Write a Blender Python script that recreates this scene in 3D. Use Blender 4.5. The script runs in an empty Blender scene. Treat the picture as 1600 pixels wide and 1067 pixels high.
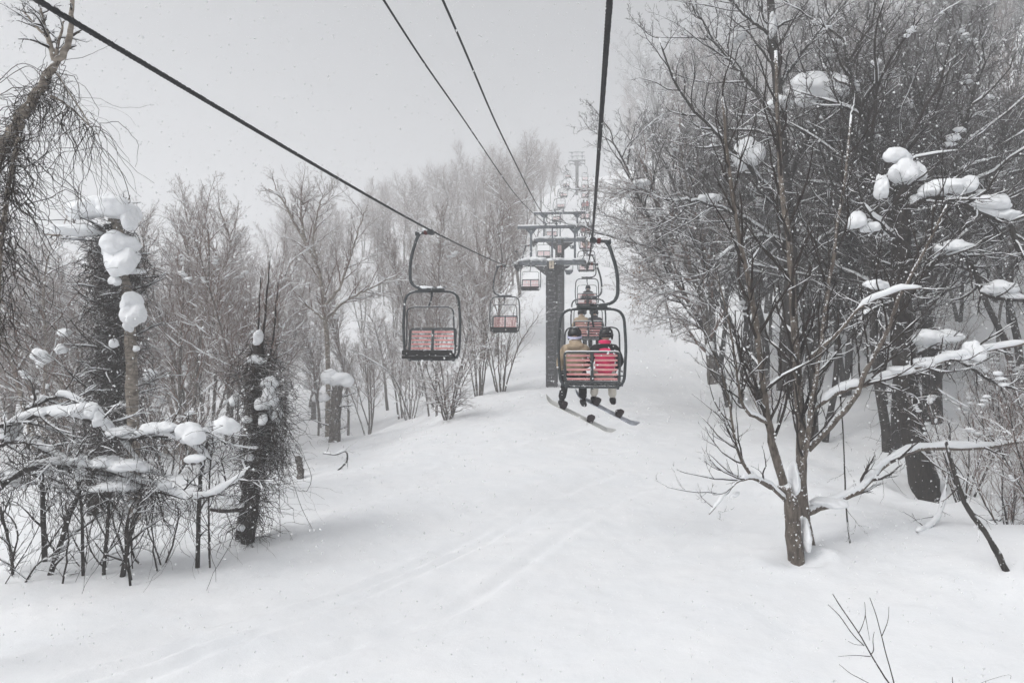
import bpy, bmesh, math, random
import numpy as np
from mathutils import Vector, Matrix, noise

random.seed(7)
R = random.Random(11)
V = Vector
PI = math.pi
scene = bpy.context.scene
COL = scene.collection
FPX = 1142.0                       # focal length of the lens in photo pixels
YAW = math.atan(113 / FPX)         # the lens points a little left of the lift line (+Y)
CY, SY = math.cos(YAW), math.sin(YAW)


def W(x, y, d):
    """point seen at photo pixel x, y at depth d"""
    xc = (x - 800) / FPX * d
    zc = (533.5 - y) / FPX * d
    return V((xc * CY - d * SY, xc * SY + d * CY, zc))


def proj(p):
    d = -p[0] * SY + p[1] * CY
    xc = p[0] * CY + p[1] * SY
    if d < .2:
        return None
    return 800 + xc / d * FPX, 533.5 - p[2] / d * FPX, d


# ------------------------------------------------------------------ noise
_prm = np.random.RandomState(5).rand(256, 256)


def vnoise(x, y):
    x = np.asarray(x, float); y = np.asarray(y, float)
    xi = np.floor(x).astype(int); yi = np.floor(y).astype(int)
    fx = x - xi; fy = y - yi
    fx = fx * fx * fx * (fx * (fx * 6 - 15) + 10); fy = fy * fy * fy * (fy * (fy * 6 - 15) + 10)
    a = _prm[xi % 256, yi % 256]; b = _prm[(xi + 1) % 256, yi % 256]
    c = _prm[xi % 256, (yi + 1) % 256]; d = _prm[(xi + 1) % 256, (yi + 1) % 256]
    return (a * (1 - fx) + b * fx) * (1 - fy) + (c * (1 - fx) + d * fx) * fy - .5


def sst(x, a, b):
    t = np.clip((x - a) / (b - a), 0, 1)
    return t * t * (3 - 2 * t)


def ground(X, Y):
    X = np.asarray(X, float); Y = np.asarray(Y, float)
    z = -4.75 + .05 * np.clip(Y, -60, 400)
    t = np.clip(Y - 36, 0, 1e9)
    z = z + .245 * np.where(t < 14, t * t / 28, t - 7)              # the slope steepens beyond the first tower
    t2 = np.clip(Y - 205, 0, 1e9)
    z = z - .22 * np.where(t2 < 50, t2 * t2 / 100, t2 - 25)
    z = z + .28 * (1 - np.exp(-((X + 1.6) / 5.0) ** 2 - ((Y - 36) / 5.) ** 2)) * 0
    z = z + .6 * np.exp(-((X + 2.0) / 4.5) ** 2 - ((Y - 37) / 7.) ** 2)
    L = np.clip(-X - 3.5, 0, 1e9)
    z = z - 6.2 * sst(L, 0, 13) * sst(Y, 26, 62)
    z = z - 1.4 * sst(L, 1.2, 7) * sst(Y, 15, 30)
    z = z - .16 * np.clip(L - 22, 0, 90) * sst(Y, 10, 60)
    r = np.clip(X - 4.2, 0, 1e9)
    z = z + .22 * np.where(r < 6, r * r / 12, r - 3) * sst(Y, 14, 40) - .10 * np.clip(r - 60, 0, 300)
    z = z + .25 * np.where(r < 6, r * r / 12, r - 3) * sst(Y, 30, 70) * (r < 70)
    off = sst(np.abs(X + .8), 4.5, 8)
    for bx, by, br in ((3.9, 13.75, .30), (8.8, 20., .55), (-7.2, 15.1, .32)):          # hollows and collars of snow round the nearest trunks
        dd = np.hypot(X - bx, Y - by) / br
        z = z + br * (.40 * np.exp(-((dd - 2.0) / 1.0) ** 2) - .85 * np.exp(-(dd / 1.15) ** 2)) * (.75 + .9 * vnoise(X * 2.3, Y * 2.3))
    z = z + (.10 + .75 * off) * vnoise(X / 5.2 + 3.1, Y / 6.1 + 7.7) + (.02 + .26 * off) * vnoise(X / 1.7, Y / 1.9 + 31)
    z = z + .16 * vnoise(X / 2.6 + 40, Y / 9.0 + 3) * (1 - off)
    q = X * .78 - Y * .62; p = X * .62 + Y * .78                       # long soft wind-packed ribs running up the slope
    z = z + (.17 * vnoise(q / 1.1, p / 11 + 11) + .06 * vnoise(q / .45 + 9, p / 7) + .022 * vnoise(X / .33, Y / .38) + .012 * vnoise(X / .16, Y / .18)) * sst(Y, -5, 6) * (Y < 60)
    return z


def gz(x, y):
    return float(ground(x, y))


def ground_hit(px, py):
    lo, hi = 2., 60.
    for d in np.arange(3, 120, .1):
        p = W(px, py, d)
        if p.z < gz(p.x, p.y):
            return p
    return W(px, py, 60)


# ------------------------------------------------------------------ materials
def mat(name):
    m = bpy.data.materials.new(name); m.use_nodes = True
    nt = m.node_tree
    return m, nt, nt.nodes['Principled BSDF']


def N(nt, typ, **kw):
    n = nt.nodes.new(typ)
    for k, v in kw.items():
        setattr(n, k, v)
    return n


def ramp(nt, src, p0, c0, p1, c1):
    r = N(nt, 'ShaderNodeValToRGB')
    r.color_ramp.elements[0].position = p0; r.color_ramp.elements[0].color = (*c0, 1)
    r.color_ramp.elements[1].position = p1; r.color_ramp.elements[1].color = (*c1, 1)
    nt.links.new(src, r.inputs[0])
    return r


SNOW = (.86, .875, .895)


def snowy(name, c0, c1, nscale, lo=.25, hi=.6, patch=.5, pscale=6., rough=.8, metallic=0., stretch=None, spec=.3, bump=.0):
    """two-tone mottled surface with snow lying on what faces up, broken by noise"""
    m, nt, b = mat(name)
    tc = N(nt, 'ShaderNodeTexCoord')
    mp = N(nt, 'ShaderNodeMapping'); nt.links.new(tc.outputs['Object'], mp.inputs[0])
    if stretch: mp.inputs['Scale'].default_value = stretch
    n1 = N(nt, 'ShaderNodeTexNoise'); n1.inputs['Scale'].default_value = nscale; n1.inputs['Detail'].default_value = 5
    nt.links.new(mp.outputs[0], n1.inputs['Vector'])
    base = ramp(nt, n1.outputs[0], .35, c0, .65, c1)
    g = N(nt, 'ShaderNodeNewGeometry')
    sx = N(nt, 'ShaderNodeSeparateXYZ'); nt.links.new(g.outputs['Normal'], sx.inputs[0])
    n2 = N(nt, 'ShaderNodeTexNoise'); n2.inputs['Scale'].default_value = pscale; n2.inputs['Detail'].default_value = 4
    nt.links.new(tc.outputs['Object'], n2.inputs['Vector'])
    a = N(nt, 'ShaderNodeMath', operation='SUBTRACT'); nt.links.new(n2.outputs[0], a.inputs[0]); a.inputs[1].default_value = .5
    a2 = N(nt, 'ShaderNodeMath', operation='MULTIPLY'); nt.links.new(a.outputs[0], a2.inputs[0]); a2.inputs[1].default_value = patch * 2
    s = N(nt, 'ShaderNodeMath', operation='ADD'); nt.links.new(sx.outputs['Z'], s.inputs[0]); nt.links.new(a2.outputs[0], s.inputs[1])
    mr = N(nt, 'ShaderNodeMapRange'); mr.inputs[1].default_value = lo; mr.inputs[2].default_value = hi
    nt.links.new(s.outputs[0], mr.inputs[0])
    mx = N(nt, 'ShaderNodeMix', data_type='RGBA')
    nt.links.new(mr.outputs[0], mx.inputs[0]); nt.links.new(base.outputs[0], mx.inputs[6]); mx.inputs[7].default_value = (*SNOW, 1)
    nt.links.new(mx.outputs[2], b.inputs['Base Color'])
    b.inputs['Roughness'].default_value = rough; b.inputs['Specular IOR Level'].default_value = spec
    if metallic: b.inputs['Metallic'].default_value = metallic
    if bump:
        bp = N(nt, 'ShaderNodeBump'); bp.inputs['Strength'].default_value = bump; bp.inputs['Distance'].default_value = .03
        nt.links.new(n1.outputs[0], bp.inputs['Height']); nt.links.new(bp.outputs[0], b.inputs['Normal'])
    return m


def snow_mat(name, fine=1.0):
    m, nt, b = mat(name)
    tc = N(nt, 'ShaderNodeTexCoord')
    n1 = N(nt, 'ShaderNodeTexNoise'); n1.inputs['Scale'].default_value = 2.2 * fine; n1.inputs['Detail'].default_value = 6
    n1.inputs['Roughness'].default_value = .62
    nt.links.new(tc.outputs['Object'], n1.inputs['Vector'])
    n2 = N(nt, 'ShaderNodeTexNoise'); n2.inputs['Scale'].default_value = 60; n2.inputs['Detail'].default_value = 2
    nt.links.new(tc.outputs['Object'], n2.inputs['Vector'])
    c = ramp(nt, n1.outputs[0], .3, (.83, .85, .875), .7, (.885, .895, .91))
    nt.links.new(c.outputs[0], b.inputs['Base Color'])
    ad = N(nt, 'ShaderNodeMath', operation='MULTIPLY_ADD'); nt.links.new(n2.outputs[0], ad.inputs[0]); ad.inputs[1].default_value = .08
    nt.links.new(n1.outputs[0], ad.inputs[2])
    bp = N(nt, 'ShaderNodeBump'); bp.inputs['Strength'].default_value = .35; bp.inputs['Distance'].default_value = .06
    nt.links.new(ad.outputs[0], bp.inputs['Height']); nt.links.new(bp.outputs[0], b.inputs['Normal'])
    bp.inputs['Strength'].default_value = .55
    b.inputs['Roughness'].default_value = .75; b.inputs['Specular IOR Level'].default_value = .2
    return m


def plain(name, c, rough=.6, metallic=0., var=.25, scale=9., spec=.4):
    m, nt, b = mat(name)
    tc = N(nt, 'ShaderNodeTexCoord')
    n1 = N(nt, 'ShaderNodeTexNoise'); n1.inputs['Scale'].default_value = scale; n1.inputs['Detail'].default_value = 4
    nt.links.new(tc.outputs['Object'], n1.inputs['Vector'])
    r = ramp(nt, n1.outputs[0], .3, tuple(x * (1 - var) for x in c), .7, tuple(min(1, x * (1 + var)) for x in c))
    nt.links.new(r.outputs[0], b.inputs['Base Color'])
    b.inputs['Roughness'].default_value = rough; b.inputs['Metallic'].default_value = metallic; b.inputs['Specular IOR Level'].default_value = spec
    return m


M = {}
M['ground'] = snow_mat('snow_cover', .35)
M['snow'] = snow_mat('snow_load', 2.2)
M['bark'] = snowy('dark_bark', (.014, .012, .0105), (.040, .034, .030), 14, .42, .62, .85, 11, stretch=(1, 1, .3), bump=.5)
M['vinebark'] = snowy('shaggy_bark', (.010, .008, .007), (.036, .028, .023), 22, .45, .7, .85, 16, stretch=(1, 1, .3), bump=.6)
M['greybark'] = snowy('grey_bark', (.065, .057, .051), (.16, .143, .128), 16, .26, .48, 1.0, 18, stretch=(1, 1, .35), bump=.4)
M['fleck'] = snowy('snow_flecked_bark', (.062, .050, .041), (.165, .138, .115), 18, .30, .50, 1.0, 24, stretch=(1, 1, .35), bump=.5)
M['birch'] = snowy('birch_bark', (.11, .09, .075), (.33, .29, .245), 7, .4, .65, .7, 7, stretch=(1, 1, 2.5), bump=.3)
M['twig'] = snowy('twig_bark', (.013, .0095, .008), (.036, .026, .021), 8, .58, .85, .65, 7)
M['redtwig'] = snowy('brown_twig_bark', (.105, .066, .052), (.21, .142, .116), 5, .22, .54, .95, 6)
M['vine'] = snowy('vine_bark', (.011, .0075, .006), (.040, .026, .019), 7, .70, .92, .65, 12)
M['steel'] = snowy('painted_steel', (.10, .115, .13), (.19, .21, .23), 10, .55, .75, .55, 16, rough=.5, spec=.5)
M['darksteel'] = snowy('dark_steel', (.035, .036, .039), (.11, .112, .118), 26, .20, .42, .85, 30, rough=.6, spec=.4)
M['chairsteel'] = snowy('chair_steel', (.028, .033, .036), (.06, .068, .072), 24, .62, .75, .62, 40, rough=.5, spec=.4)
M['rope'] = snowy('wire_rope', (.012, .012, .013), (.03, .03, .032), 40, .72, .8, .8, 26, rough=.6)
M['slat'] = snowy('pink_slats', (.64, .27, .27), (.74, .37, .36), 6, .8, .9, .62, 11, rough=.6)
M['seat'] = snowy('black_seat', (.012, .012, .013), (.03, .03, .03), 20, .95, 1.05, .55, 40, rough=.7)
M['plate'] = plain('cream_plate', (.62, .55, .45), .6)
M['pinkplate'] = plain('pink_plate', (.6, .45, .44), .6)
M['ink'] = plain('black_lettering', (.03, .03, .03), .6)
M['red'] = plain('red_rubber', (.085, .015, .014), .6)
M['skin'] = plain('skin', (.55, .36, .28), .5, var=.06)
M['leaf'] = snowy('dry_leaf', (.16, .09, .045), (.30, .18, .10), 6, .6, .8, .5, 9)
M['flake'] = plain('snowflake', (.78, .79, .8), .8, var=.02)


def cloth(name, c, frost=.5):
    return snowy(name, tuple(x * .8 for x in c), tuple(x * 1.15 for x in c), 7, 1.02, 1.1, frost + .35, 60, rough=.85, bump=.3)


M['tan'] = cloth('tan_jacket_cloth', (.42, .33, .235), .3)
M['black'] = cloth('black_cloth', (.018, .018, .02), .55)
M['pink'] = cloth('pink_jacket_cloth', (.78, .045, .16), .3)
M['cream'] = cloth('cream_trouser_cloth', (.62, .58, .52), .2)
M['helmet'] = snowy('dark_helmet_shell', (.012, .013, .016), (.03, .032, .036), 5, .9, 1.0, .5, 30, rough=.25, spec=.5)
M['strap'] = plain('lilac_strap', (.62, .62, .82), .6, var=.05)
M['boot'] = cloth('boot_leather', (.022, .02, .022), .55)
M['board'] = plain('pale_board', (.74, .74, .71), .35, var=.15, scale=4)
M['board2'] = plain('blue_grey_board', (.48, .50, .56), .35, var=.5, scale=5)
M['binding'] = plain('binding_plastic', (.022, .012, .014), .5, var=.6, scale=30)
M['darkjacket'] = cloth('charcoal_jacket_cloth', (.05, .05, .055), .3)
M['greenjacket'] = cloth('green_jacket_cloth', (.22, .27, .12), .3)
M['redjacket'] = cloth('red_jacket_cloth', (.45, .06, .06), .3)


# ------------------------------------------------------------------ mesh helpers
def link(name, me, parent=None):
    o = bpy.data.objects.new(name, me)
    COL.objects.link(o)
    if parent: o.parent = parent
    return o


def tag(o, label=None, cat=None, group=None, kind=None):
    if label: o['label'] = label
    if cat: o['category'] = cat
    if group: o['group'] = group
    if kind: o['kind'] = kind
    return o


def root(name, loc, label, cat, group=None, rz=0):
    o = bpy.data.objects.new(name, None); COL.objects.link(o)
    o.location = loc; o.rotation_euler = (0, 0, rz); o.empty_display_size = .3
    return tag(o, label, cat, group)


def np_mesh(name, verts, faces_list, smooth=True):
    """verts (n,3); faces_list: list of int arrays (m,k)"""
    me = bpy.data.meshes.new(name)
    verts = np.asarray(verts, np.float32)
    me.vertices.add(len(verts)); me.vertices.foreach_set('co', verts.ravel())
    faces_list = [np.asarray(f, np.int32) for f in faces_list if len(f)]
    nl = sum(f.size for f in faces_list); nf = sum(len(f) for f in faces_list)
    me.loops.add(nl); me.polygons.add(nf)
    me.loops.foreach_set('vertex_index', np.concatenate([f.ravel() for f in faces_list]))
    tot = np.concatenate([np.full(len(f), f.shape[1], np.int32) for f in faces_list])
    start = np.concatenate([[0], np.cumsum(tot)[:-1]]).astype(np.int32)
    me.polygons.foreach_set('loop_start', start)
    me.polygons.foreach_set('loop_total', tot)
    if smooth: me.polygons.foreach_set('use_smooth', np.ones(nf, bool))
    me.update(calc_edges=True)
    return me


class Tubes:
    """many tapered tubes in one mesh, built with numpy in batches"""
    def __init__(s): s.b = {}
    def add(s, pts, rad, sides=3):
        s.b.setdefault((len(pts), sides), []).append((pts, rad))
    def empty(s): return not s.b
    def arrays(s, off=0):
        vs, fs, tri = [], [], []
        for (n, k), items in s.b.items():
            P = np.array([[tuple(p) for p in it[0]] for it in items], float)
            Q = np.array([it[1] for it in items], float)
            m = len(items)
            T = np.gradient(P, axis=1)
            T /= np.linalg.norm(T, axis=2, keepdims=True) + 1e-9
            mean = P[:, -1] - P[:, 0]; mean /= np.linalg.norm(mean, axis=1, keepdims=True) + 1e-9
            ref = np.eye(3)[np.argmin(np.abs(mean), axis=1)]
            A = np.cross(T, ref[:, None, :]); A /= np.linalg.norm(A, axis=2, keepdims=True) + 1e-9
            B = np.cross(T, A)
            an = np.arange(k) * 2 * PI / k
            ring = P[:, :, None, :] + Q[:, :, None, None] * (A[:, :, None, :] * np.cos(an)[None, None, :, None] + B[:, :, None, :] * np.sin(an)[None, None, :, None])
            base = off + np.arange(m)[:, None, None] * n * k
            i = np.arange(n - 1)[None, :, None] * k; j = np.arange(k)[None, None, :]; j2 = (j + 1) % k
            f = np.stack([base + i + j, base + i + j2, base + i + k + j2, base + i + k + j], axis=-1).reshape(-1, 4)
            vs.append(ring.reshape(-1, 3)); fs.append(f)
            if k >= 5:                                                # close the tips
                tip = P[:, -1]
                vs.append(tip); tb = off + m * n * k + np.arange(m)
                e = base[:, 0] + (n - 1) * k + np.arange(k)[None]
                e2 = base[:, 0] + (n - 1) * k + (np.arange(k)[None] + 1) % k
                tri.append(np.stack([e, e2, np.broadcast_to(tb[:, None], e.shape)], -1).reshape(-1, 3))
                off += m
            off += m * n * k
        return np.concatenate(vs), fs, tri
    def build(s, name, material, parent=None):
        if s.empty(): return None
        v, f, t = s.arrays()
        me = np_mesh(name, v, [np.concatenate(f)] + ([np.concatenate(t)] if t else []))
        me.materials.append(material)
        return link(name, me, parent)


_ico = {}


def ico(sub):
    if sub not in _ico:
        b = bmesh.new(); bmesh.ops.create_icosphere(b, subdivisions=sub, radius=1)
        _ico[sub] = (np.array([v.co[:] for v in b.verts]), np.array([[v.index for v in f.verts] for f in b.faces]))
        b.free()
    return _ico[sub]


class Blobs:
    """lumps of settled snow: noisy domes, flatter underneath"""
    def __init__(s): s.v = []; s.f = []; s.n = 0
    def add(s, c, rx, ry=None, rz=None, sub=3, rough=.34, seed=None, flat=.8):
        ry = ry or rx; rz = rz or rx * .75
        v, f = ico(sub)
        o = V((R.random() * 50, R.random() * 50, 3)) if seed is None else V((seed, seed, seed))
        d = np.array([1 + rough * noise.noise(V(p) * 1.25 + o) + rough * .35 * noise.noise(V(p) * 2.6 + o) for p in v])
        w = v * d[:, None]
        w[:, 2] = np.where(w[:, 2] < 0, w[:, 2] * flat, w[:, 2])
        a = R.random() * 6.28; ca, sa = math.cos(a) * .0 + 1, 0
        w = w * np.array([rx, ry, rz]) + np.array(tuple(c))
        s.v.append(w); s.f.append(f + s.n); s.n += len(v)
    def build(s, name, material, parent=None, tubes=None):
        vs, qs, ts = list(s.v), [], list(s.f)
        if tubes is not None and not tubes.empty():
            v, q, t = tubes.arrays(s.n); vs.append(v); qs += q; ts += t
        if not vs: return None
        me = np_mesh(name, np.concatenate(vs), ([np.concatenate(qs)] if qs else []) + ([np.concatenate(ts)] if ts else []))
        me.materials.append(material)
        return link(name, me, parent)


def pillow(blobs, name, material, parent, vox=.02):
    """lumps of one snow pillow fused into one soft crumbly surface"""
    me = np_mesh(name, np.concatenate(blobs.v), [np.concatenate(blobs.f)])
    o = link(name, me); md = o.modifiers.new('r', 'REMESH'); md.mode = 'VOXEL'; md.voxel_size = vox; md.use_smooth_shade = True
    sm = o.modifiers.new('s', 'SMOOTH'); sm.iterations = 11; sm.factor = .5
    bpy.context.view_layer.update()
    out = bpy.data.meshes.new_from_object(o.evaluated_get(bpy.context.evaluated_depsgraph_get())); bpy.data.objects.remove(o)
    for v in out.vertices:
        c = v.co; v.co = c + v.normal * (noise.noise(c * 11) * .016 + noise.noise(c * 34) * .005)
    out.materials.clear(); out.materials.append(material)
    for p in out.polygons: p.use_smooth = True
    return link(name, out, parent)


class MB:
    """hard-surface builder: boxes, prisms, tubes in one mesh"""
    def __init__(s): s.bm = bmesh.new()
    def box(s, c, d, rot=None, bev=0.):
        b = bmesh.new(); bmesh.ops.create_cube(b, size=1)
        for v in b.verts: v.co = V((v.co.x * d[0], v.co.y * d[1], v.co.z * d[2]))
        if bev: bmesh.ops.bevel(b, geom=b.edges[:], offset=bev, segments=2, affect='EDGES')
        return s._join(b, Matrix.Translation(c) @ (rot.to_4x4() if rot else Matrix.Identity(4)))
    def cyl(s, a, bq, r, k=10, r2=None):
        a, bq = V(a), V(bq); d = bq - a
        b = bmesh.new(); bmesh.ops.create_cone(b, cap_ends=True, segments=k, radius1=r, radius2=r if r2 is None else r2, depth=d.length)
        return s._join(b, Matrix.Translation((a + bq) / 2) @ d.to_track_quat('Z', 'Y').to_matrix().to_4x4())
    def prism(s, poly, y0, y1):
        """polygon in x,z extruded along y"""
        b = bmesh.new()
        f = [b.verts.new((x, y0, z)) for x, z in poly]; g = [b.verts.new((x, y1, z)) for x, z in poly]
        b.faces.new(f); b.faces.new(g[::-1]); n = len(poly)
        for i in range(n): b.faces.new((f[i], g[i], g[(i + 1) % n], f[(i + 1) % n]))
        bmesh.ops.recalc_face_normals(b, faces=b.faces)
        return s._join(b, Matrix.Identity(4))
    def sphere(s, c, r, sc=(1, 1, 1), sub=3, rot=None):
        b = bmesh.new(); bmesh.ops.create_icosphere(b, subdivisions=sub, radius=r)
        for v in b.verts: v.co = V((v.co.x * sc[0], v.co.y * sc[1], v.co.z * sc[2]))
        for f in b.faces: f.smooth = True
        return s._join(b, Matrix.Translation(c) @ (rot.to_4x4() if rot else Matrix.Identity(4)))
    def tube(s, pts, r, k=8, closed=False, flat=None):
        """swept tube with carried frames; flat = (w, h) makes a rectangular bar"""
        pts = [V(p) for p in pts]; n = len(pts)
        t0 = (pts[1] - pts[0]).normalized()
        ref = V((0, 1, 0)) if abs(t0.y) < .8 else V((1, 0, 0))
        a = (ref - t0 * ref.dot(t0)).normalized()
        rings = []
        for i in range(n):
            if closed: t = (pts[(i + 1) % n] - pts[i - 1]).normalized()
            else: t = (pts[min(i + 1, n - 1)] - pts[max(i - 1, 0)]).normalized()
            a = (a - t * a.dot(t)).normalized(); bvec = t.cross(a)
            rr = r[i] if isinstance(r, (list, tuple)) else r
            if flat: ring = [s.bm.verts.new(pts[i] + a * x * flat[0] / 2 + bvec * y * flat[1] / 2) for x, y in ((-1, -1), (1, -1), (1, 1), (-1, 1))]
            else: ring = [s.bm.verts.new(pts[i] + (a * math.cos(2 * PI * j / k) + bvec * math.sin(2 * PI * j / k)) * rr) for j in range(k)]
            rings.append(ring)
        k = len(rings[0])
        for i in range(n if closed else n - 1):
            p, q = rings[i], rings[(i + 1) % n]
            for j in range(k):
                f = s.bm.faces.new((p[j], p[(j + 1) % k], q[(j + 1) % k], q[j])); f.smooth = not flat
        if not closed:
            s.bm.faces.new(rings[0][::-1]); s.bm.faces.new(rings[-1])
        return s
    def _join(s, b, mtx):
        b.transform(mtx)
        me = bpy.data.meshes.new('t'); b.to_mesh(me); b.free(); s.bm.from_mesh(me); bpy.data.meshes.remove(me)
        return s
    def mesh(s, name, material):
        bmesh.ops.recalc_face_normals(s.bm, faces=s.bm.faces)
        me = bpy.data.meshes.new(name); s.bm.to_mesh(me); s.bm.free()
        for mm in (material if isinstance(material, (list, tuple)) else [material]): me.materials.append(mm)
        return me
    def build(s, name, material, parent=None): return link(name, s.mesh(name, material), parent)


def fillet(pts, r, n=6, closed=False):
    pts = [V(p) for p in pts]; out = []; m = len(pts)
    for i, p in enumerate(pts):
        if not closed and i in (0, m - 1): out.append(p); continue
        a, b = pts[i - 1], pts[(i + 1) % m]
        rr = r[i] if isinstance(r, (list, tuple)) else r
        u = (a - p); v = (b - p); l = min(rr, u.length * .49, v.length * .49)
        s, e = p + u.normalized() * l, p + v.normalized() * l
        for k in range(n + 1):
            t = k / n; out.append(s * (1 - t) ** 2 + p * 2 * t * (1 - t) + e * t * t)
    return out


def catmull(pts, n):
    pts = [V(p) for p in pts]
    P = [pts[0] * 2 - pts[1]] + pts + [pts[-1] * 2 - pts[-2]]
    out = []; m = len(pts) - 1
    for i in range(n):
        u = i / (n - 1) * m; k = min(int(u), m - 1); t = u - k
        a, b, c, d = P[k:k + 4]
        out.append(.5 * ((2 * b) + (c - a) * t + (2 * a - 5 * b + 4 * c - d) * t * t + (3 * b - a - 3 * c + d) * t ** 3))
    return out


def copy_tree(o, parent=None):
    c = o.copy(); COL.objects.link(c)
    if parent: c.parent = parent
    for ch in o.children: copy_tree(ch, c)
    return c


# ------------------------------------------------------------------ ground
def axis(fine0, fine1, step, lo, hi, g=1.07):
    a = list(np.arange(fine0, fine1 + 1e-6, step))
    s = step
    while a[-1] < hi: s = min(s * g, 9); a.append(a[-1] + s)
    s = step
    while a[0] > lo: s = min(s * g, 9); a.insert(0, a[0] - s)
    return np.array(a)


tracks = []
for pts in ([(150, 1062), (330, 1000), (480, 950), (640, 890), (760, 832), (880, 770), (1000, 722)],
            [(215, 1062), (380, 1000), (530, 945), (690, 880), (800, 822), (910, 762), (1010, 722)],
            [(420, 1062), (560, 1010), (700, 958), (790, 905), (860, 850), (940, 800), (1060, 735)]):
    q = [ground_hit(*p) for p in pts]
    q.insert(0, q[0] * 2 - q[1])
    tracks.append(np.array([tuple(p)[:2] for p in catmull(q, 160)]))
xs = axis(-11, 6.5, .10, -410, 410); ys = axis(7, 34, .11, -45, 412)
GX, GY = np.meshgrid(xs, ys)
GZ = ground(GX, GY)
near = (GX > -12) & (GX < 8) & (GY > 4) & (GY < 36)
pts = np.stack([GX[near], GY[near]], -1)
for k, tr in enumerate(tracks):
    dmin = np.full(len(pts), 1e9); amp = np.zeros(len(pts))
    for i, t in enumerate(tr):
        dd = (pts[:, 0] - t[0]) ** 2 + (pts[:, 1] - t[1]) ** 2; c = dd < dmin
        dmin[c] = dd[c]; amp[c] = (.066 if k < 2 else .048) * min(1, (len(tr) - i) / 70) * (.75 + .5 * math.sin(i * .21 + k) ** 2)
    dmin = np.sqrt(dmin)
    GZ[near] += -amp * np.exp(-(dmin / .12) ** 2) + amp * .5 * np.exp(-((dmin - .26) / .12) ** 2)
nx, ny = len(xs), len(ys)
idx = np.arange(nx * ny).reshape(ny, nx)
gm = np_mesh('snow_ground', np.stack([GX, GY, GZ], -1).reshape(-1, 3),
             [np.stack([idx[:-1, :-1], idx[:-1, 1:], idx[1:, 1:], idx[1:, :-1]], -1).reshape(-1, 4)])
gm.materials.append(M['ground'])
tag(link('snow_ground', gm), kind='structure')


# ------------------------------------------------------------------ trees
def rot_about(v, ax, a):
    return Matrix.Rotation(a, 3, ax) @ v


def perp(d):
    a = V((0, 0, 1)) if abs(d.z) < .9 else V((1, 0, 0))
    return d.cross(a).normalized()


def grow(out, p, d, L, r, lvl, S, rg):
    n = S['seg'][lvl]; step = L / n; wob = S['wob'][lvl]; up = S['up'][lvl]
    pts = [p.copy()]; d = d.normalized(); dirs = [d]
    for i in range(n):
        d = (d + V((rg.gauss(0, wob), rg.gauss(0, wob), rg.gauss(0, wob * .7) + up / n * 3))).normalized()
        p = p + d * step; pts.append(p); dirs.append(d)
    tp = S.get('taper', .25)
    rad = [r * (1 - (1 - tp) * (i / n)) for i in range(n + 1)]
    out.append((lvl, pts, rad))
    if lvl >= S['max']: return
    m = S['n'][lvl]; m = max(1, int(round(m * rg.uniform(.75, 1.25))))
    t0 = S['t0'][lvl]; az = rg.random() * 6.28
    for k in range(m):
        t = t0 + (1 - t0) * (k + rg.random()) / m
        u = t * n; i = min(int(u), n - 1); f = u - i
        q = pts[i].lerp(pts[i + 1], f); dd = dirs[min(i + 1, n)]
        az += 2.4 + rg.uniform(-.5, .5)
        ang = S['ang'][lvl] * rg.uniform(.7, 1.3)
        nd = rot_about(rot_about(dd, perp(dd), ang), dd, az)
        if S.get('flat'): nd.z = nd.z * .8 + .1
        cl = L * S['ratio'][lvl] * rg.uniform(.6, 1.2) * (1.15 - .65 * t if lvl == 0 else 1.05 - .45 * t)
        cr = max(S['rmin'], min(rad[i] * .62, r * S['rr'][lvl]))
        grow(out, q, nd, cl, cr, lvl + 1, S, rg)


def snow_strip(T, pts, rad, rg, fat=1., lim=.72, sides=5, base=.012):
    """ridge of snow lying along the upper side of a limb where it is not too steep"""
    run = []
    for i in range(len(pts) - 1):
        d = (pts[i + 1] - pts[i]).normalized()
        ok = abs(d.z) < lim and rg.random() < .86
        if ok: run.append(i)
        if (not ok or i == len(pts) - 2) and run:
            ii = run + [run[-1] + 1]
            q, rr = [], []
            for j, k in enumerate(ii):
                e = .25 if j in (0, len(ii) - 1) else 1
                h = (rad[k] * .75 + base * fat) * rg.uniform(.75, 1.3)
                q.append(pts[k] + V((0, 0, rad[k] * .75 + h * .45 * e))); rr.append(max(.004, h * e))
            if len(q) >= 2: T.add(q, rr, sides)
            run = []


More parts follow.
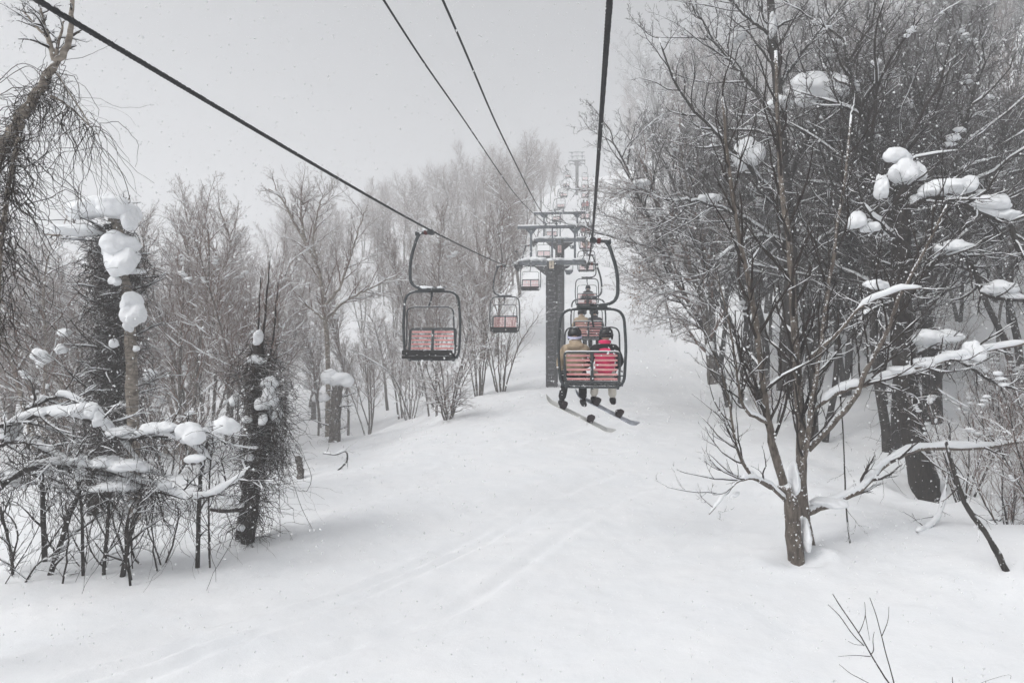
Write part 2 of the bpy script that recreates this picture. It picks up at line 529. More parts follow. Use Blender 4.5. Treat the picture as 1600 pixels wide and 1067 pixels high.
def make_variant(kind, seed):
    """trunk, crown and snow meshes of one kind of background tree (base at the origin)"""
    rg = random.Random(seed)
    S = KINDS[kind]; H = S['H']
    out = []
    ns = S['stems']
    for s in range(ns):
        a = s / max(1, ns) * 6.28 + rg.random()
        lean = S['lean'] * rg.uniform(.6, 1.3)
        d = V((math.cos(a) * lean, math.sin(a) * lean, 1))
        grow(out, V((math.cos(a), math.sin(a), 0)) * (.12 if ns > 1 else 0) + V((0, 0, -.5)), d, H * rg.uniform(.78, 1.08), S['r'] * rg.uniform(.8, 1.15), 0, S, rg)
    tr, cr, sn, bl = Tubes(), Tubes(), Tubes(), Blobs()
    for lvl, pts, rad in out:
        if lvl == 0: tr.add(pts, rad, 7)
        else: cr.add(pts, rad, 5 if lvl == 1 else 3)
        if lvl == 1 or (lvl == 2 and rg.random() < (.22 if kind == 'dark' else .5)): snow_strip(sn, pts, rad, rg, S.get('fat', 1.), base=.016 if lvl == 1 else .008, sides=4)
        if lvl == 1 and rg.random() < S['blob']:
            i = rg.randrange(1, len(pts) - 1); b = rg.uniform(.07, .2)
            e = (pts[i + 1] - pts[i - 1]).normalized()
            for q in range(3): bl.add(pts[i] + e * b * (q - 1) * rg.uniform(.7, 1.2) + V((0, 0, b * .15)), b * rg.uniform(.5, 1.), b * rg.uniform(.5, .9), b * rg.uniform(.3, .5), sub=2, rough=.5)
    res = []
    for nm, t, mt in (('trunk', tr, S['tm']), ('crown', cr, S['cm'])):
        v, f, tt = t.arrays()
        me = np_mesh(nm, v, [np.concatenate(f)] + ([np.concatenate(tt)] if tt else [])); me.materials.append(M[mt]); res.append((nm, me))
    o = bl.build('snow_load', M['snow'], None, sn); me = o.data; bpy.data.objects.remove(o); res.append(('snow_load', me))
    zz = max(p.z for _, pts, _ in out for p in pts)
    return res, zz


KINDS = {
    'fan': dict(H=8.5, r=.085, stems=3, lean=.20, max=4, seg=(9, 7, 5, 4, 3), n=(14, 8, 7, 4), t0=(.32, .12, .1, .1), ang=(.6, .55, .6, .6), ratio=(.38, .5, .5, .55),
                rr=(.36, .42, .5, .6), rmin=.0045, wob=(.07, .13, .16, .19, .22), up=(.02, .16, .10, .07, .05), tm='greybark', cm='redtwig', fat=1.5, blob=.14),
    'broad': dict(H=10, r=.13, stems=1, lean=.05, max=4, seg=(10, 8, 6, 4, 3), n=(28, 9, 7, 4), t0=(.32, .15, .12, .1), ang=(.8, .65, .65, .65), ratio=(.38, .48, .5, .55),
                  rr=(.26, .40, .5, .6), rmin=.0045, wob=(.07, .15, .18, .2, .24), up=(.02, .14, .07, .05, .03), tm='greybark', cm='redtwig', fat=1.5, blob=.14),
    'birch': dict(H=10, r=.12, stems=2, lean=.15, max=4, seg=(10, 8, 6, 4, 3), n=(14, 8, 7, 4), t0=(.32, .12, .1, .1), ang=(.65, .6, .65, .65), ratio=(.45, .48, .5, .55),
                  rr=(.42, .40, .5, .6), rmin=.0045, wob=(.10, .18, .19, .21, .24), up=(.02, .10, .06, .03, .0), tm='birch', cm='redtwig', fat=1.5, blob=.22),
    'slim': dict(H=11, r=.075, stems=1, lean=.08, max=3, seg=(10, 6, 5, 3), n=(40, 12, 7), t0=(.3, .15, .12), ang=(.58, .55, .6), ratio=(.22, .5, .55),
                 rr=(.3, .5, .6), rmin=.0045, wob=(.05, .12, .17, .2), up=(.01, .18, .10, .06), tm='greybark', cm='redtwig', fat=1.5, blob=.15),
    'dark': dict(H=11, r=.13, stems=2, lean=.13, max=4, seg=(10, 8, 6, 4, 3), n=(18, 8, 7, 5), t0=(.3, .1, .1, .1), ang=(.75, .65, .65, .65), ratio=(.42, .5, .5, .55),
                 rr=(.34, .40, .5, .6), rmin=.0054, wob=(.08, .19, .21, .23, .26), up=(.02, .10, .07, .04, .03), tm='bark', cm='twig', blob=.22, fat=1.1),
    'shrub': dict(H=3.6, r=.032, stems=8, lean=.45, max=3, seg=(8, 6, 4, 3), n=(9, 6, 4), t0=(.15, .15, .12), ang=(.5, .5, .55), ratio=(.45, .5, .55),
                  rr=(.45, .55, .6), rmin=.0045, wob=(.08, .15, .18, .2), up=(.02, .14, .08, .05), tm='bark', cm='redtwig', blob=.1),
}


class Tree:
    """a tree or thicket laid out limb by limb"""
    def __init__(s, base, name, label, cat, group=None, tm='bark', cm='twig', vm='vine', seed=1):
        s.root = root(name, base, label, cat, group); s.o = V(base)
        s.limbs = []; s.trunk = Tubes(); s.tw = Tubes(); s.vi = Tubes(); s.sn = Tubes(); s.bl = Blobs(); s.lf = []
        s.m = (tm, cm, vm); s.rg = random.Random(seed)
    def limb(s, pts, r0, r1, n=18, wob=.4, snow=1., trunk=False, sides=8, own=False, lim=.72, foot=False, m=None):
        if foot: p = pts[0]; pts = [V((p.x, p.y, gz(p.x, p.y) - .2))] + list(pts[1:])
        P = catmull(pts, n)
        for i in range(1, n - 1):
            P[i] = P[i] + V((s.rg.gauss(0, 1), s.rg.gauss(0, 1), s.rg.gauss(0, 1))) * wob * min(r0, .07) * .35
        rad = [(r0 + (r1 - r0) * (i / (n - 1)) ** .85) * s.rg.uniform(.93, 1.08) for i in range(n)]
        L = [p - s.o for p in P]
        if own:
            t = Tubes(); t.add(L, rad, sides); s.limbs.append((t, m))
        else: s.trunk.add(L, rad, sides)
        if snow: snow_strip(s.sn, L, rad, s.rg, snow, base=.02, lim=lim)
        return L, rad
    def sprout(s, P, rad, n, Lr, t0=.2, t1=1., ang=.75, up=.06, sub=(5, 4), wob=.13, rr=.45, rmin=.004, lv=2, snow=.6, bias=None, seg=(7, 5, 4, 3)):
        out = []
        S = dict(max=lv, seg=seg, n=sub + (3,), t0=(.2, .15, .15), ang=(.6, .6, .6), ratio=(.5, .5, .55), rr=(.55, .6, .6), rmin=rmin,
                 wob=(wob, wob * 1.2, wob * 1.3, wob * 1.4), up=(up, up * .8, up * .6, up * .5))
        az = s.rg.random() * 6.28; N_ = len(P)
        for k in range(n):
            t = t0 + (t1 - t0) * (k + s.rg.random()) / n
            u = t * (N_ - 1); i = min(int(u), N_ - 2); q = P[i].lerp(P[i + 1], u - i); d = (P[i + 1] - P[i]).normalized()
            az += 2.4 + s.rg.uniform(-.4, .4)
            nd = rot_about(rot_about(d, perp(d), ang * s.rg.uniform(.7, 1.3)), d, az)
            if bias: nd = (nd + V(bias)).normalized()
            grow(out, q, nd, s.rg.uniform(*Lr) * (1.15 - .4 * t), max(rmin * 1.5, min(rad[i] * .6, rad[0] * rr)), 0, S, s.rg)
        for lvl, pts, rd in out:
            s.tw.add(pts, rd, 5 if (lvl == 0 and rd[0] > .012) else 3)
            if snow and lvl <= 1: snow_strip(s.sn, pts, rd, s.rg, snow, base=.012 if lvl == 0 else .007, sides=4)
    def vines(s, P, n, Lr, spread=.15, droop=.5, wob=.35, r=.006, t0=0., t1=1., segs=10, drift=(0, 0, 0), curl=.0):
        N_ = len(P)
        for k in range(n):
            t = s.rg.uniform(t0, t1); u = t * (N_ - 1); i = min(int(u), N_ - 2); p = P[i].lerp(P[i + 1], u - i)
            p = p + V((s.rg.gauss(0, spread), s.rg.gauss(0, spread), s.rg.gauss(0, spread)))
            d = V((s.rg.gauss(0, 1), s.rg.gauss(0, 1), s.rg.gauss(-.2, .7))).normalized()
            L = s.rg.uniform(*Lr); pts = [p]
            turn = V((s.rg.gauss(0, .22), s.rg.gauss(0, .22), s.rg.gauss(0, .12)))
            for _ in range(segs):
                d = (d + V((s.rg.gauss(0, wob * 1.25), s.rg.gauss(0, wob * 1.25), s.rg.gauss(0, wob * 1.1) - droop * s.rg.uniform(.05, .75))) + V(drift) + turn).normalized()
                p = p + d * L / segs; pts.append(p)
                if p.z + s.o.z < gz(p.x + s.o.x, p.y + s.o.y) - .02: break
            if len(pts) < 3: continue
            rr = r * s.rg.uniform(.6, 1.5)
            s.vi.add(pts, [rr * (1 - .6 * j / (len(pts) - 1)) for j in range(len(pts))], 3)
    def pad(s, px, py, d, rx, rz, ry=None, sub=4, **kw):
        """lump of snow rx by rz photo pixels at pixel px, py, depth d"""
        c = W(px, py, d) - s.o; m = d / FPX; ry = ry or max(rx, rz) * .9
        b = Blobs(); b.add(c, rx * m * .82, ry * m * .82, rz * m * .85, sub=3, rough=.4, flat=.75)
        for k in range(4):
            a = s.rg.random() * 6.28; q = s.rg.uniform(.45, .72)
            b.add(c + V((math.cos(a) * rx * m * .55, math.sin(a) * ry * m * .5, s.rg.uniform(-.5, .25) * rz * m)), rx * m * q, ry * m * q, rz * m * q * 1.1, sub=3, rough=.3, flat=.8)
        pillow(b, 'snow_pillow', M['snow'], s.root, max(.02, min(rx, rz) * m / 8))
    def finish(s):
        tm, cm, vm = s.m
        s.trunk.build('trunk', M[tm], s.root)
        for t, m in s.limbs: t.build('limb', M[m or tm], s.root)
        s.tw.build('crown', M[cm], s.root)
        s.vi.build('vine', M[vm], s.root)
        o = s.bl.build('snow_load', M['snow'], s.root, s.sn)
        if o: o['kind'] = 'stuff'                                     # ridges and crumbs of snow along every twig
        return s.root


def base_at(px, py, d, sink=.25):
    p = W(px, py, d); return V((p.x, p.y, gz(p.x, p.y) - sink))


def gd(px, py):
    p = ground_hit(px, py)
    return -p.x * SY + p.y * CY


def path(pts, d0):
    """pixel outline with depth offsets from d0 -> points"""
    return [W(p[0], p[1], d0 + (p[2] if len(p) > 2 else 0)) for p in pts]


# ---- many-stemmed tree on the right of the piste
D = gd(1245, 880)
t = Tree(base_at(1245, 880, D), 'bare_tree', 'grey bare tree with two stems rising from one snow hollow, right of the piste', 'tree', tm='fleck', cm='twig', seed=3)
s1, r1 = t.limb(path([(1246, 905), (1244, 880), (1240, 830), (1236, 790), (1224, 756)], D), .175, .11, 16, sides=12, snow=0, trunk=True)
ll, lr = t.limb(path([(1239, 815), (1236, 788), (1222, 751), (1209, 694, -.1), (1200, 655, -.2), (1195, 617, -.3), (1184, 520, -.4), (1168, 430, -.5), (1150, 340, -.6), (1138, 250, -.7), (1128, 150, -.8)], D), .105, .022, 30, own=True)
ml, mr = t.limb(path([(1240, 820), (1240, 786), (1252, 742, .1), (1259, 703, .1), (1270, 624, .2), (1279, 560, .3), (1292, 470, .5), (1305, 380, .6), (1320, 280, .8), (1330, 180, 1)], D), .085, .02, 28, own=True)
s2, r2 = t.limb(path([(1266, 875, .5), (1262, 840, .5), (1254, 796, .5), (1252, 719, .5), (1251, 649, .5), (1245, 575, .5), (1240, 480, .6), (1234, 390, .7), (1222, 290, .9), (1215, 190, 1), (1212, 80, 1.1)], D), .14, .03, 32, own=True, sides=10)
rl, rr_ = t.limb(path([(1262, 702, .4), (1302, 662, .3), (1337, 620, .2), (1356, 573, .1), (1385, 520), (1410, 455, -.1), (1445, 390, -.2), (1480, 320, -.4)], D), .075, .02, 24, own=True)
lb, lbr = t.limb(path([(1262, 800, .5), (1290, 790, .5), (1321, 777, .5), (1343, 764, .5), (1369, 738, .6), (1400, 716, .7), (1450, 700, .8), (1520, 701, 1), (1610, 688, 1.2)], D), .075, .04, 26, own=True, snow=1.5)
mb, mbr = t.limb(path([(1268, 640, .3), (1305, 614, .3), (1346, 601, .2), (1400, 585, .1), (1450, 570), (1510, 555, -.1), (1610, 535, -.3)], D), .06, .028, 24, own=True, snow=1.9)
ub, ubr = t.limb(path([(1262, 560, .3), (1310, 520), (1345, 480, -.2), (1400, 455, -.4), (1440, 450, -.6)], D), .04, .018, 16, own=True, snow=1.8)
l1, l1r = t.limb(path([(1232, 786), (1200, 757, -.3), (1177, 748, -.6), (1155, 751, -.8), (1133, 773, -1), (1108, 803, -1.2)], D), .042, .012, 18, own=True)
l2, l2r = t.limb(path([(1205, 762, -.2), (1178, 745, -.4), (1161, 725, -.5), (1149, 690, -.6), (1143, 650, -.7), (1132, 600, -.9), (1110, 540, -1.1)], D), .040, .012, 18, own=True)
l3, l3r = t.limb(path([(1199, 660, -.2), (1170, 645, -.5), (1156, 618, -.8), (1150, 570, -1), (1138, 500, -1.3), (1120, 430, -1.5)], D), .036, .010, 18, own=True)
for P, r, n in ((ll, lr, 24), (ml, mr, 20), (s2, r2, 26), (rl, rr_, 18)):
    t.sprout(P, r, n, (1.0, 2.3), t0=.3, ang=.65, up=.32, wob=.16, sub=(4, 3), snow=.35, rmin=.0042, rr=.3)
for P, r, n in ((l1, l1r, 9), (l2, l2r, 18), (l3, l3r, 18)):
    t.sprout(P, r, n, (.6, 1.5), t0=.25, ang=.7, up=.26, wob=.16, sub=(3, 2), snow=.3, bias=(-.3, 0, .1), rmin=.0042)
for P, r, n in ((lb, lbr, 9), (mb, mbr, 14), (ub, ubr, 8)):
    t.sprout(P, r, n, (.4, 1.2), t0=.25, ang=.8, up=.12, wob=.17, sub=(4, 3), snow=.35, rmin=.0042)
t.vines(lb, 6, (.5, 1.3), .02, .9, .25, .005, .4, 1)
t.pad(1290, 784, D + .45, 26, 8, sub=3); t.pad(1255, 838, D + .25, 9, 40); t.pad(1240, 745, D + .2, 7, 30); t.pad(1150, 772, D - .8, 7, 5, sub=3)
for x, y, dx, rx, rz in ((1520, 548, -.1, 17, 19), (1490, 556, 0, 20, 9), (1405, 578, .1, 22, 8), (1440, 566, 0, 18, 8), (1372, 590, .2, 14, 6)): t.pad(x, y, D + dx, rx, rz)
t.pad(1262, 890, D - .0, 26, 10, sub=3); t.pad(1226, 885, D + .2, 14, 10, sub=3)
t.finish()

# ---- old dark trunk, broken off and hung with creepers
D = gd(1447, 775) 
t = Tree(base_at(1447, 775, D), 'snag_tree', 'thick black snow-capped trunk hung with creepers behind the two-stemmed tree', 'tree', tm='vinebark', seed=4)
s1, r1 = t.limb(path([(1452, 810), (1447, 770), (1430, 690), (1416, 600), (1407, 500), (1407, 420), (1410, 350), (1407, 285)], D), .40, .20, 34, sides=16, snow=0, trunk=True, wob=.25)
a1, q1 = t.limb(path([(1408, 335), (1440, 314, -.3), (1470, 310, -.5), (1505, 322, -.7), (1545, 338, -.9), (1578, 350, -1), (1588, 385, -1), (1615, 420, -1)], D), .10, .05, 24, own=True, snow=2.0)
a2, q2 = t.limb(path([(1412, 470), (1445, 430, -.4), (1470, 402, -.6), (1500, 396, -.7), (1525, 430, -.8), (1542, 462, -.9), (1610, 470, -1.2)], D), .085, .045, 24, own=True, snow=2.2)
a3, q3 = t.limb(path([(1408, 470), (1370, 480, -.3), (1345, 500, -.5), (1330, 540, -.6)], D), .06, .025, 14, own=True, snow=2)
a4, q4 = t.limb(path([(1420, 560), (1460, 545, -.3), (1500, 565, -.4), (1560, 600, -.5), (1610, 610, -.6)], D), .06, .03, 16, own=True, snow=2)
a5, q5 = t.limb(path([(1407, 380), (1375, 350, -.3), (1350, 320, -.5), (1335, 270, -.8)], D), .06, .02, 14, own=True, snow=2)
for x, y, dx, rx, rz in ((1402, 243, 0, 19, 17), (1414, 266, -.3, 24, 21), (1432, 268, .1, 12, 17), (1375, 290, -.2, 9, 22), (1480, 292, -.55, 34, 14), (1512, 284, -.6, 14, 11), (1450, 300, -.4, 16, 9), (1552, 318, -.9, 27, 15), (1575, 335, -1, 18, 8),
                         (1492, 386, -.7, 30, 11), (1340, 345, -.5, 19, 15), (1362, 356, -.4, 16, 11), (1560, 450, -1, 26, 14), (1366, 445, -.5, 20, 9), (1465, 528, -.3, 36, 16)):
    t.pad(x, y, D + dx, rx, rz)
for P, r, n in ((a1, q1, 20), (a2, q2, 20), (a3, q3, 10), (a4, q4, 12), (a5, q5, 12)):
    t.sprout(P, r, n, (.5, 1.6), t0=.1, ang=.9, up=.05, wob=.18, sub=(5, 4), snow=.4, rmin=.0045)
t.sprout(s1, r1, 34, (.5, 1.7), t0=.35, ang=1.1, up=-.02, wob=.18, sub=(5, 3), snow=.4, rmin=.005, rr=.12)
t.vines(s1, 230, (.6, 2.0), .18, .75, .4, .008, .25, 1.)
t.vines(a1, 60, (.5, 1.8), .05, .9, .3, .006); t.vines(a2, 70, (.5, 1.6), .05, .9, .3, .006); t.vines(a4, 40, (.5, 1.4), .05, .9, .3, .006)
t.finish()

# ---- tall dark tree behind, with the big snow pillow
D = 25.
t = Tree(base_at(1228, 590, D), 'bare_tree', 'tall dark bare tree holding the biggest snow pillow high in its crown', 'tree', seed=8)
s1, r1 = t.limb(path([(1228, 610), (1229, 560), (1236, 430), (1228, 300), (1216, 150), (1204, 0), (1196, -120)], D), .32, .10, 34, sides=12, snow=0, trunk=True)
A = []
for pp, r0 in (([(1228, 300), (1250, 240, -1), (1285, 165, -1.6), (1330, 100, -2), (1360, 20, -2)], .12), ([(1226, 330), (1190, 285, -1), (1165, 255, -1.5), (1110, 200, -2), (1060, 140, -2.2), (1030, 60, -2)], .13),
               ([(1222, 200), (1170, 130, .5), (1120, 70, 1), (1075, 0, 1.5)], .11), ([(1210, 60), (1160, 20), (1120, -30)], .08), ([(1234, 400), (1160, 340, -1), (1090, 315, -1.6), (1050, 315, -2)], .10),
               ([(1234, 430), (1290, 370, -1), (1350, 330, -2), (1400, 260, -2.4)], .11), ([(1215, 140), (1270, 60, 1), (1330, 0, 1.5)], .1), ([(1232, 380), (1180, 370, -1.5), (1130, 400, -2.2), (1090, 450, -2.6)], .08)):
    A.append(t.limb(path(pp, D), r0 * .8, .022, 20, own=True, snow=1.0, wob=.9))
for P, r in A: t.sprout(P, r, 22, (1.2, 3.2), t0=.15, ang=.75, up=.14, wob=.17, sub=(6, 5), snow=.5, lv=3, rmin=.0055, rr=.3)
t.sprout(s1, r1, 24, (1.5, 3.6), t0=.35, ang=.9, up=.14, wob=.17, sub=(6, 5), snow=.5, lv=3, rmin=.0055, rr=.15)
for x, y, dx, rx, rz in ((1283, 136, -1.6, 40, 31), (1262, 150, -1.4, 20, 20), (1168, 240, -1.5, 24, 27), (1156, 56, .5, 13, 12), (1365, 100, -2, 10, 7), (1220, 160, -.5, 20, 12), (1110, 310, -1.5, 20, 8), (1206, 45, 0, 9, 25)): t.pad(x, y, D + dx, rx, rz)
t.finish()

# ---- leaning twiggy tree at the piste edge
D = 32.
t = Tree(base_at(1111, 580, D), 'bare_tree', 'bare tree leaning over the piste edge with a fan of fine drooping branches', 'tree', tm='greybark', cm='redtwig', seed=9)
s1, r1 = t.limb(path([(1114, 600), (1108, 540), (1098, 470), (1070, 405), (1040, 350), (1020, 300), (1005, 250)], D), .22, .05, 26, sides=10, snow=1, trunk=True)
s2, r2 = t.limb(path([(1110, 560), (1113, 480, .5), (1103, 400, .5), (1085, 340, .5), (1070, 270, .6), (1060, 200, .6)], D), .16, .04, 24, own=True)
A = [(s1, r1), (s2, r2)]
for pp in ([(1095, 465), (1060, 455, -.5), (1030, 460, -1), (1000, 470, -1.3)], [(1072, 410), (1030, 400, -.5), (1000, 410, -1)], [(1045, 355), (1010, 350, -.5), (980, 365, -1)], [(1085, 440), (1040, 430, .6), (1000, 440, 1)], [(1104, 520), (1070, 500, -.6), (1020, 495, -1)],
           [(1103, 420, .5), (1130, 380, 0), (1150, 330)], [(1020, 300), (985, 295, -.5), (955, 305, -1)]):
    A.append(t.limb(path(pp, D), .055, .012, 16, own=True, snow=1.3))
for P, r in A: t.sprout(P, r, 18, (.9, 2.3), t0=.12, ang=.7, up=.03, wob=.16, sub=(6, 5), snow=.6, lv=3, rmin=.0058, bias=(-.25, 0, 0))
for x, y, rx, rz in ((1000, 288, 16, 7), (1025, 330, 10, 8), (1065, 388, 9, 8), (1110, 545, 7, 14), (965, 283, 6, 5)): t.pad(x, y, D - .3, rx, rz, sub=3)
t.finish()
lf = MB()
for cx, cy, n in ((994, 466, 34), (1001, 418, 26)):
    for _ in range(n):
        c = W(cx + R.gauss(0, 5), cy + R.gauss(0, 7), D - 1.1 + R.gauss(0, .15))
        b = bmesh.new(); a = R.uniform(.045, .07)
        vs = [b.verts.new(q) for q in ((0, 0, 0), (a * .5, .02, -a * .7), (0, .005, -a * 1.7), (-a * .5, .02, -a * .7))]
        b.faces.new(vs); b.transform(Matrix.Rotation(R.random() * 6.3, 4, 'Z') @ Matrix.Rotation(R.uniform(-.7, .7), 4, 'X'))
        lf._join(b, Matrix.Translation(c - t.o))
lf.build('dry_leaves', M['leaf'], t.root)

# ---- broken boughs stuck in the snow on the right
def bough(pts, r0, r1, label, seed, sn=.8, group=None):
    D = gd(*pts[-1][:2]); b = base_at(pts[-1][0], pts[-1][1], D, .1)
    t = Tree(b, 'fallen_bough', label, 'branch', group, seed=seed)
    P, r = t.limb(path(pts, D), r0, r1, 18, trunk=True, snow=sn)
    t.sprout(P, r, 7, (.25, .8), t0=.05, ang=.8, up=-.02, sub=(3, 2), snow=.4, rmin=.004)
    t.finish()
bough([(1478, 690, .5), (1492, 740, .3), (1510, 790, .2), (1545, 840, .1), (1573, 893)], .03, .055, 'thick broken bough stuck slanting into the snow below the thick black trunk', 21)
bough([(1480, 745, 1.0), (1470, 800, .5), (1450, 825, .2), (1432, 832)], .025, .03, 'short curved snowy bough dipping into the snow at the foot of the thick black trunk', 22, 1.5)
bough([(1312, 600, .3), (1318, 690, .2), (1322, 790, .1), (1328, 848)], .012, .016, 'thin straight stick standing in the snow right of the two-stemmed tree', 23, .2)
bough([(1600, 760, .5), (1575, 790, .3), (1560, 815)], .04, .03, 'short dark bough at the right edge of the picture above the snow', 24)

# ---- saplings in the bottom right corner
def sapling(px, py, d, paths, label, seed):
    p = W(px, py, d); b = V((p.x, p.y, gz(p.x, p.y) - .1))
    t = Tree(b, 'sapling', label, 'sapling', tm='twig', cm='twig', seed=seed)
    for k, (pp, r0) in enumerate(paths):
        P = path(pp, d)
        if k == 0: P.append(P[-1].lerp(b, .5) + V((.02, 0, 0))); P.append(b)
        t.limb(P[::-1], r0, r0 * .45, 14, snow=.0, trunk=(k == 0), own=(k > 0), sides=6, wob=.25)
    t.finish()
d = 6.2
sapling(1400, 1090, d, [([(1301, 927), (1320, 957), (1343, 990), (1361, 1023), (1388, 1067), (1400, 1090)], .0085), ([(1294, 944), (1312, 962), (1332, 990), (1350, 1008)], .005), ([(1351, 940), (1352, 960), (1347, 978), (1342, 988)], .004),
                         ([(1359, 933), (1368, 958), (1378, 995), (1384, 1020), (1397, 1067), (1404, 1100)], .006), ([(1389, 947), (1387, 970), (1378, 993)], .004), ([(1325, 1001), (1336, 1006), (1350, 1007)], .004),
                         ([(1310, 1025), (1335, 1023), (1360, 1025)], .0045), ([(1311, 1037), (1330, 1052), (1358, 1067), (1385, 1085)], .0045), ([(1366, 986), (1364, 1000), (1365, 1015), (1360, 1023)], .005), ([(1359, 1000), (1352, 960)], .003)],
        'small leafless sapling poking up at the bottom right corner', 31)
sapling(1500, 1110, d, [([(1579, 1060), (1577, 1053), (1550, 1060), (1530, 1068), (1510, 1085), (1500, 1110)], .004), ([(1488, 1057), (1489, 1068), (1496, 1090)], .0055), ([(1540, 1062), (1541, 1072)], .003)],
        'bent bare twig tip just showing at the bottom right edge', 32)

# ---- leaning tree with creepers, top left
D = 9.
b = base_at(-190, 900, D)
t = Tree(b, 'leaning_tree', 'pale leaning treetop with dangling creepers against the sky at the upper left', 'tree', tm='birch', cm='twig', seed=41)
P0 = path([(-190, 1010), (-150, 700), (-90, 420), (-30, 275), (0, 240), (30, 187), (60, 142), (87, 98)], D); P0[0] = b
s1, r1 = t.limb(P0, .15, .042, 34, sides=10, trunk=True, snow=1)
f1, q1 = t.limb(path([(87, 98), (76, 62), (66, 30), (63, 12)], D), .04, .012, 14, own=True, snow=.6)
f2, q2 = t.limb(path([(87, 98), (104, 74), (110, 42), (112, 10), (118, -30)], D), .045, .02, 16, own=True, snow=.6)
f3, q3 = t.limb(path([(88, 92), (90, 70), (96, 50), (99, 33)], D), .022, .01, 10, own=True, snow=.4)
f4, q4 = t.limb(path([(76, 62), (55, 40), (40, 22), (33, 14)], D), .022, .007, 10, own=True, snow=.4)
f5, q5 = t.limb(path([(80, 150), (100, 160), (115, 172), (135, 192), (155, 212)], D), .022, .006, 12, own=True, snow=.4)
f6, q6 = t.limb(path([(90, 115), (105, 140), (125, 170), (140, 195)], D), .014, .006, 10, own=True, snow=.4)
f7, q7 = t.limb(path([(30, 215, -.1), (15, 280, -.1), (8, 330), (0, 400), (-6, 520)], D), .03, .025, 14, own=True, snow=.3)
for P, r, n in ((f1, q1, 14), (f3, q3, 7), (f4, q4, 10)): t.sprout(P, r, n, (.1, .4), t0=.1, ang=.9, sub=(4, 3), rmin=.003, snow=.3, up=0)
t.sprout(f2, q2, 6, (.08, .25), t0=.2, ang=.9, sub=(3, 2), rmin=.003, snow=.3)
sub = s1[20:]
t.vines(sub, 80, (.5, 1.9), .05, 1.0, .3, .0045, segs=14)
t.vines(f5, 50, (.4, 1.6), .03, 1.3, .25, .004, segs=14); t.vines(f6, 24, (.4, 1.2), .02, 1.2, .3, .0038, segs=14)
t.vines(sub, 20, (.3, .9), .05, -.1, .45, .004, segs=12)
t.vines(f7, 240, (.5, 1.6), .07, .8, .35, .006, segs=12); t.vines(s1[18:30], 200, (.2, .7), .06, .2, .6, .0045, segs=8)
for pp in ([(120, 236), (160, 232), (190, 270), (203, 312), (200, 318)], [(0, 130), (25, 112), (50, 105), (78, 140)], [(-10, 135), (30, 100), (65, 112), (80, 130)], [(0, 195), (20, 180), (45, 175)], [(20, 270), (70, 268), (95, 240), (120, 236)]):
    P = [p - t.o for p in catmull(path(pp, D), 14)]; t.vi.add(P, [.005] * 14, 3)
t.finish()

# ---- snow-pillowed snag on the left
D = 17.
t = Tree(base_at(208, 760, D), 'snag_tree', 'broken birch trunk stacked with big snow pillows and wrapped in dark creepers', 'tree', tm='birch', cm='vine', seed=42)
s1, r1 = t.limb(path([(211, 830), (208, 680), (206, 600), (204, 530), (199, 470), (190, 410), (184, 360), (178, 335)], D), .15, .10, 30, sides=12, trunk=True, snow=0)
c1, q1 = t.limb(path([(150, 830, .6), (168, 700, .6), (172, 600, .5), (178, 520, .4), (180, 440, .3), (178, 385, .2), (172, 350, .1)], D), .26, .17, 24, own=True, snow=0, m='vinebark')
a1, q2 = t.limb(path([(178, 362), (150, 362), (115, 364), (88, 368), (66, 364)], D), .055, .02, 12, own=True, snow=1.5)
a2, q3 = t.limb(path([(170, 345), (185, 335), (197, 320), (203, 305)], D), .04, .01, 10, own=True, snow=.5)
for x, y, rx, rz, dy in ((138, 326, 38, 17, -.45), (178, 322, 34, 18, -.45), (204, 338, 12, 26, -.4), (115, 359, 36, 10, -.4), (184, 384, 31, 26, -.5), (194, 408, 26, 28, -.5), (208, 400, 8, 20, .1), (180, 438, 10, 10, -.45), (204, 470, 15, 20, -.5), (208, 494, 17, 26, -.5), (200, 510, 9, 10, -.3), (214, 425, 16, 5, 0), (178, 536, 7, 9, -.5), (212, 545, 6, 7, -.3), (100, 520, 12, 8, .3), (60, 555, 14, 14, .3), (95, 545, 10, 9, .3)):
    t.pad(x, y, D + dy, rx, rz)
for P, n in ((c1, 1500), (s1, 120)): t.vines(P, n, (.5, 1.6), .20, .75, .42, .008, .1, .88, segs=9)
t.vines(c1, 1200, (.3, .9), .24, .3, .75, .009, .0, .88, segs=8)
t.sprout(c1, q1, 60, (.5, 1.7), t0=.2, t1=.9, ang=1.2, up=.02, sub=(5, 4), snow=.7, rr=.12, rmin=.005)
t.sprout(a1, q2, 8, (.2, .6), t0=.3, ang=.9, sub=(4, 3), snow=.4, rmin=.004)
t.sprout(a2, q3, 16, (.15, .5), t0=.0, t1=.8, ang=1.2, sub=(4, 3), snow=.3, rmin=.004)
t.finish()

# ---- creeper-smothered stump
D = gd(388, 845)
t = Tree(base_at(388, 845, D), 'snag_tree', 'stump smothered in brown creepers with upright whips, left of the piste', 'tree', tm='vinebark', cm='redtwig', seed=43)
s1, r1 = t.limb(path([(384, 875), (388, 840), (396, 760), (402, 690), (405, 620), (404, 560), (402, 535)], D), .15, .11, 28, sides=12, trunk=True, snow=0)
s2, r2 = t.limb(path([(372, 855, .2), (382, 780, .2), (392, 700, .2)], D), .10, .08, 12, own=True, snow=0)
for pp, r0 in (([(404, 600), (412, 520), (418, 450), (422, 400)], .035), ([(400, 580, .2), (404, 500, .2), (407, 430, .2)], .03), ([(408, 620), (425, 540), (432, 470), (435, 440)], .03)):
    P, r = t.limb(path(pp, D), r0, .01, 12, own=True, snow=.3); t.sprout(P, r, 9, (.3, .8), t0=.2, ang=.5, sub=(3, 2), snow=.3, up=.1)
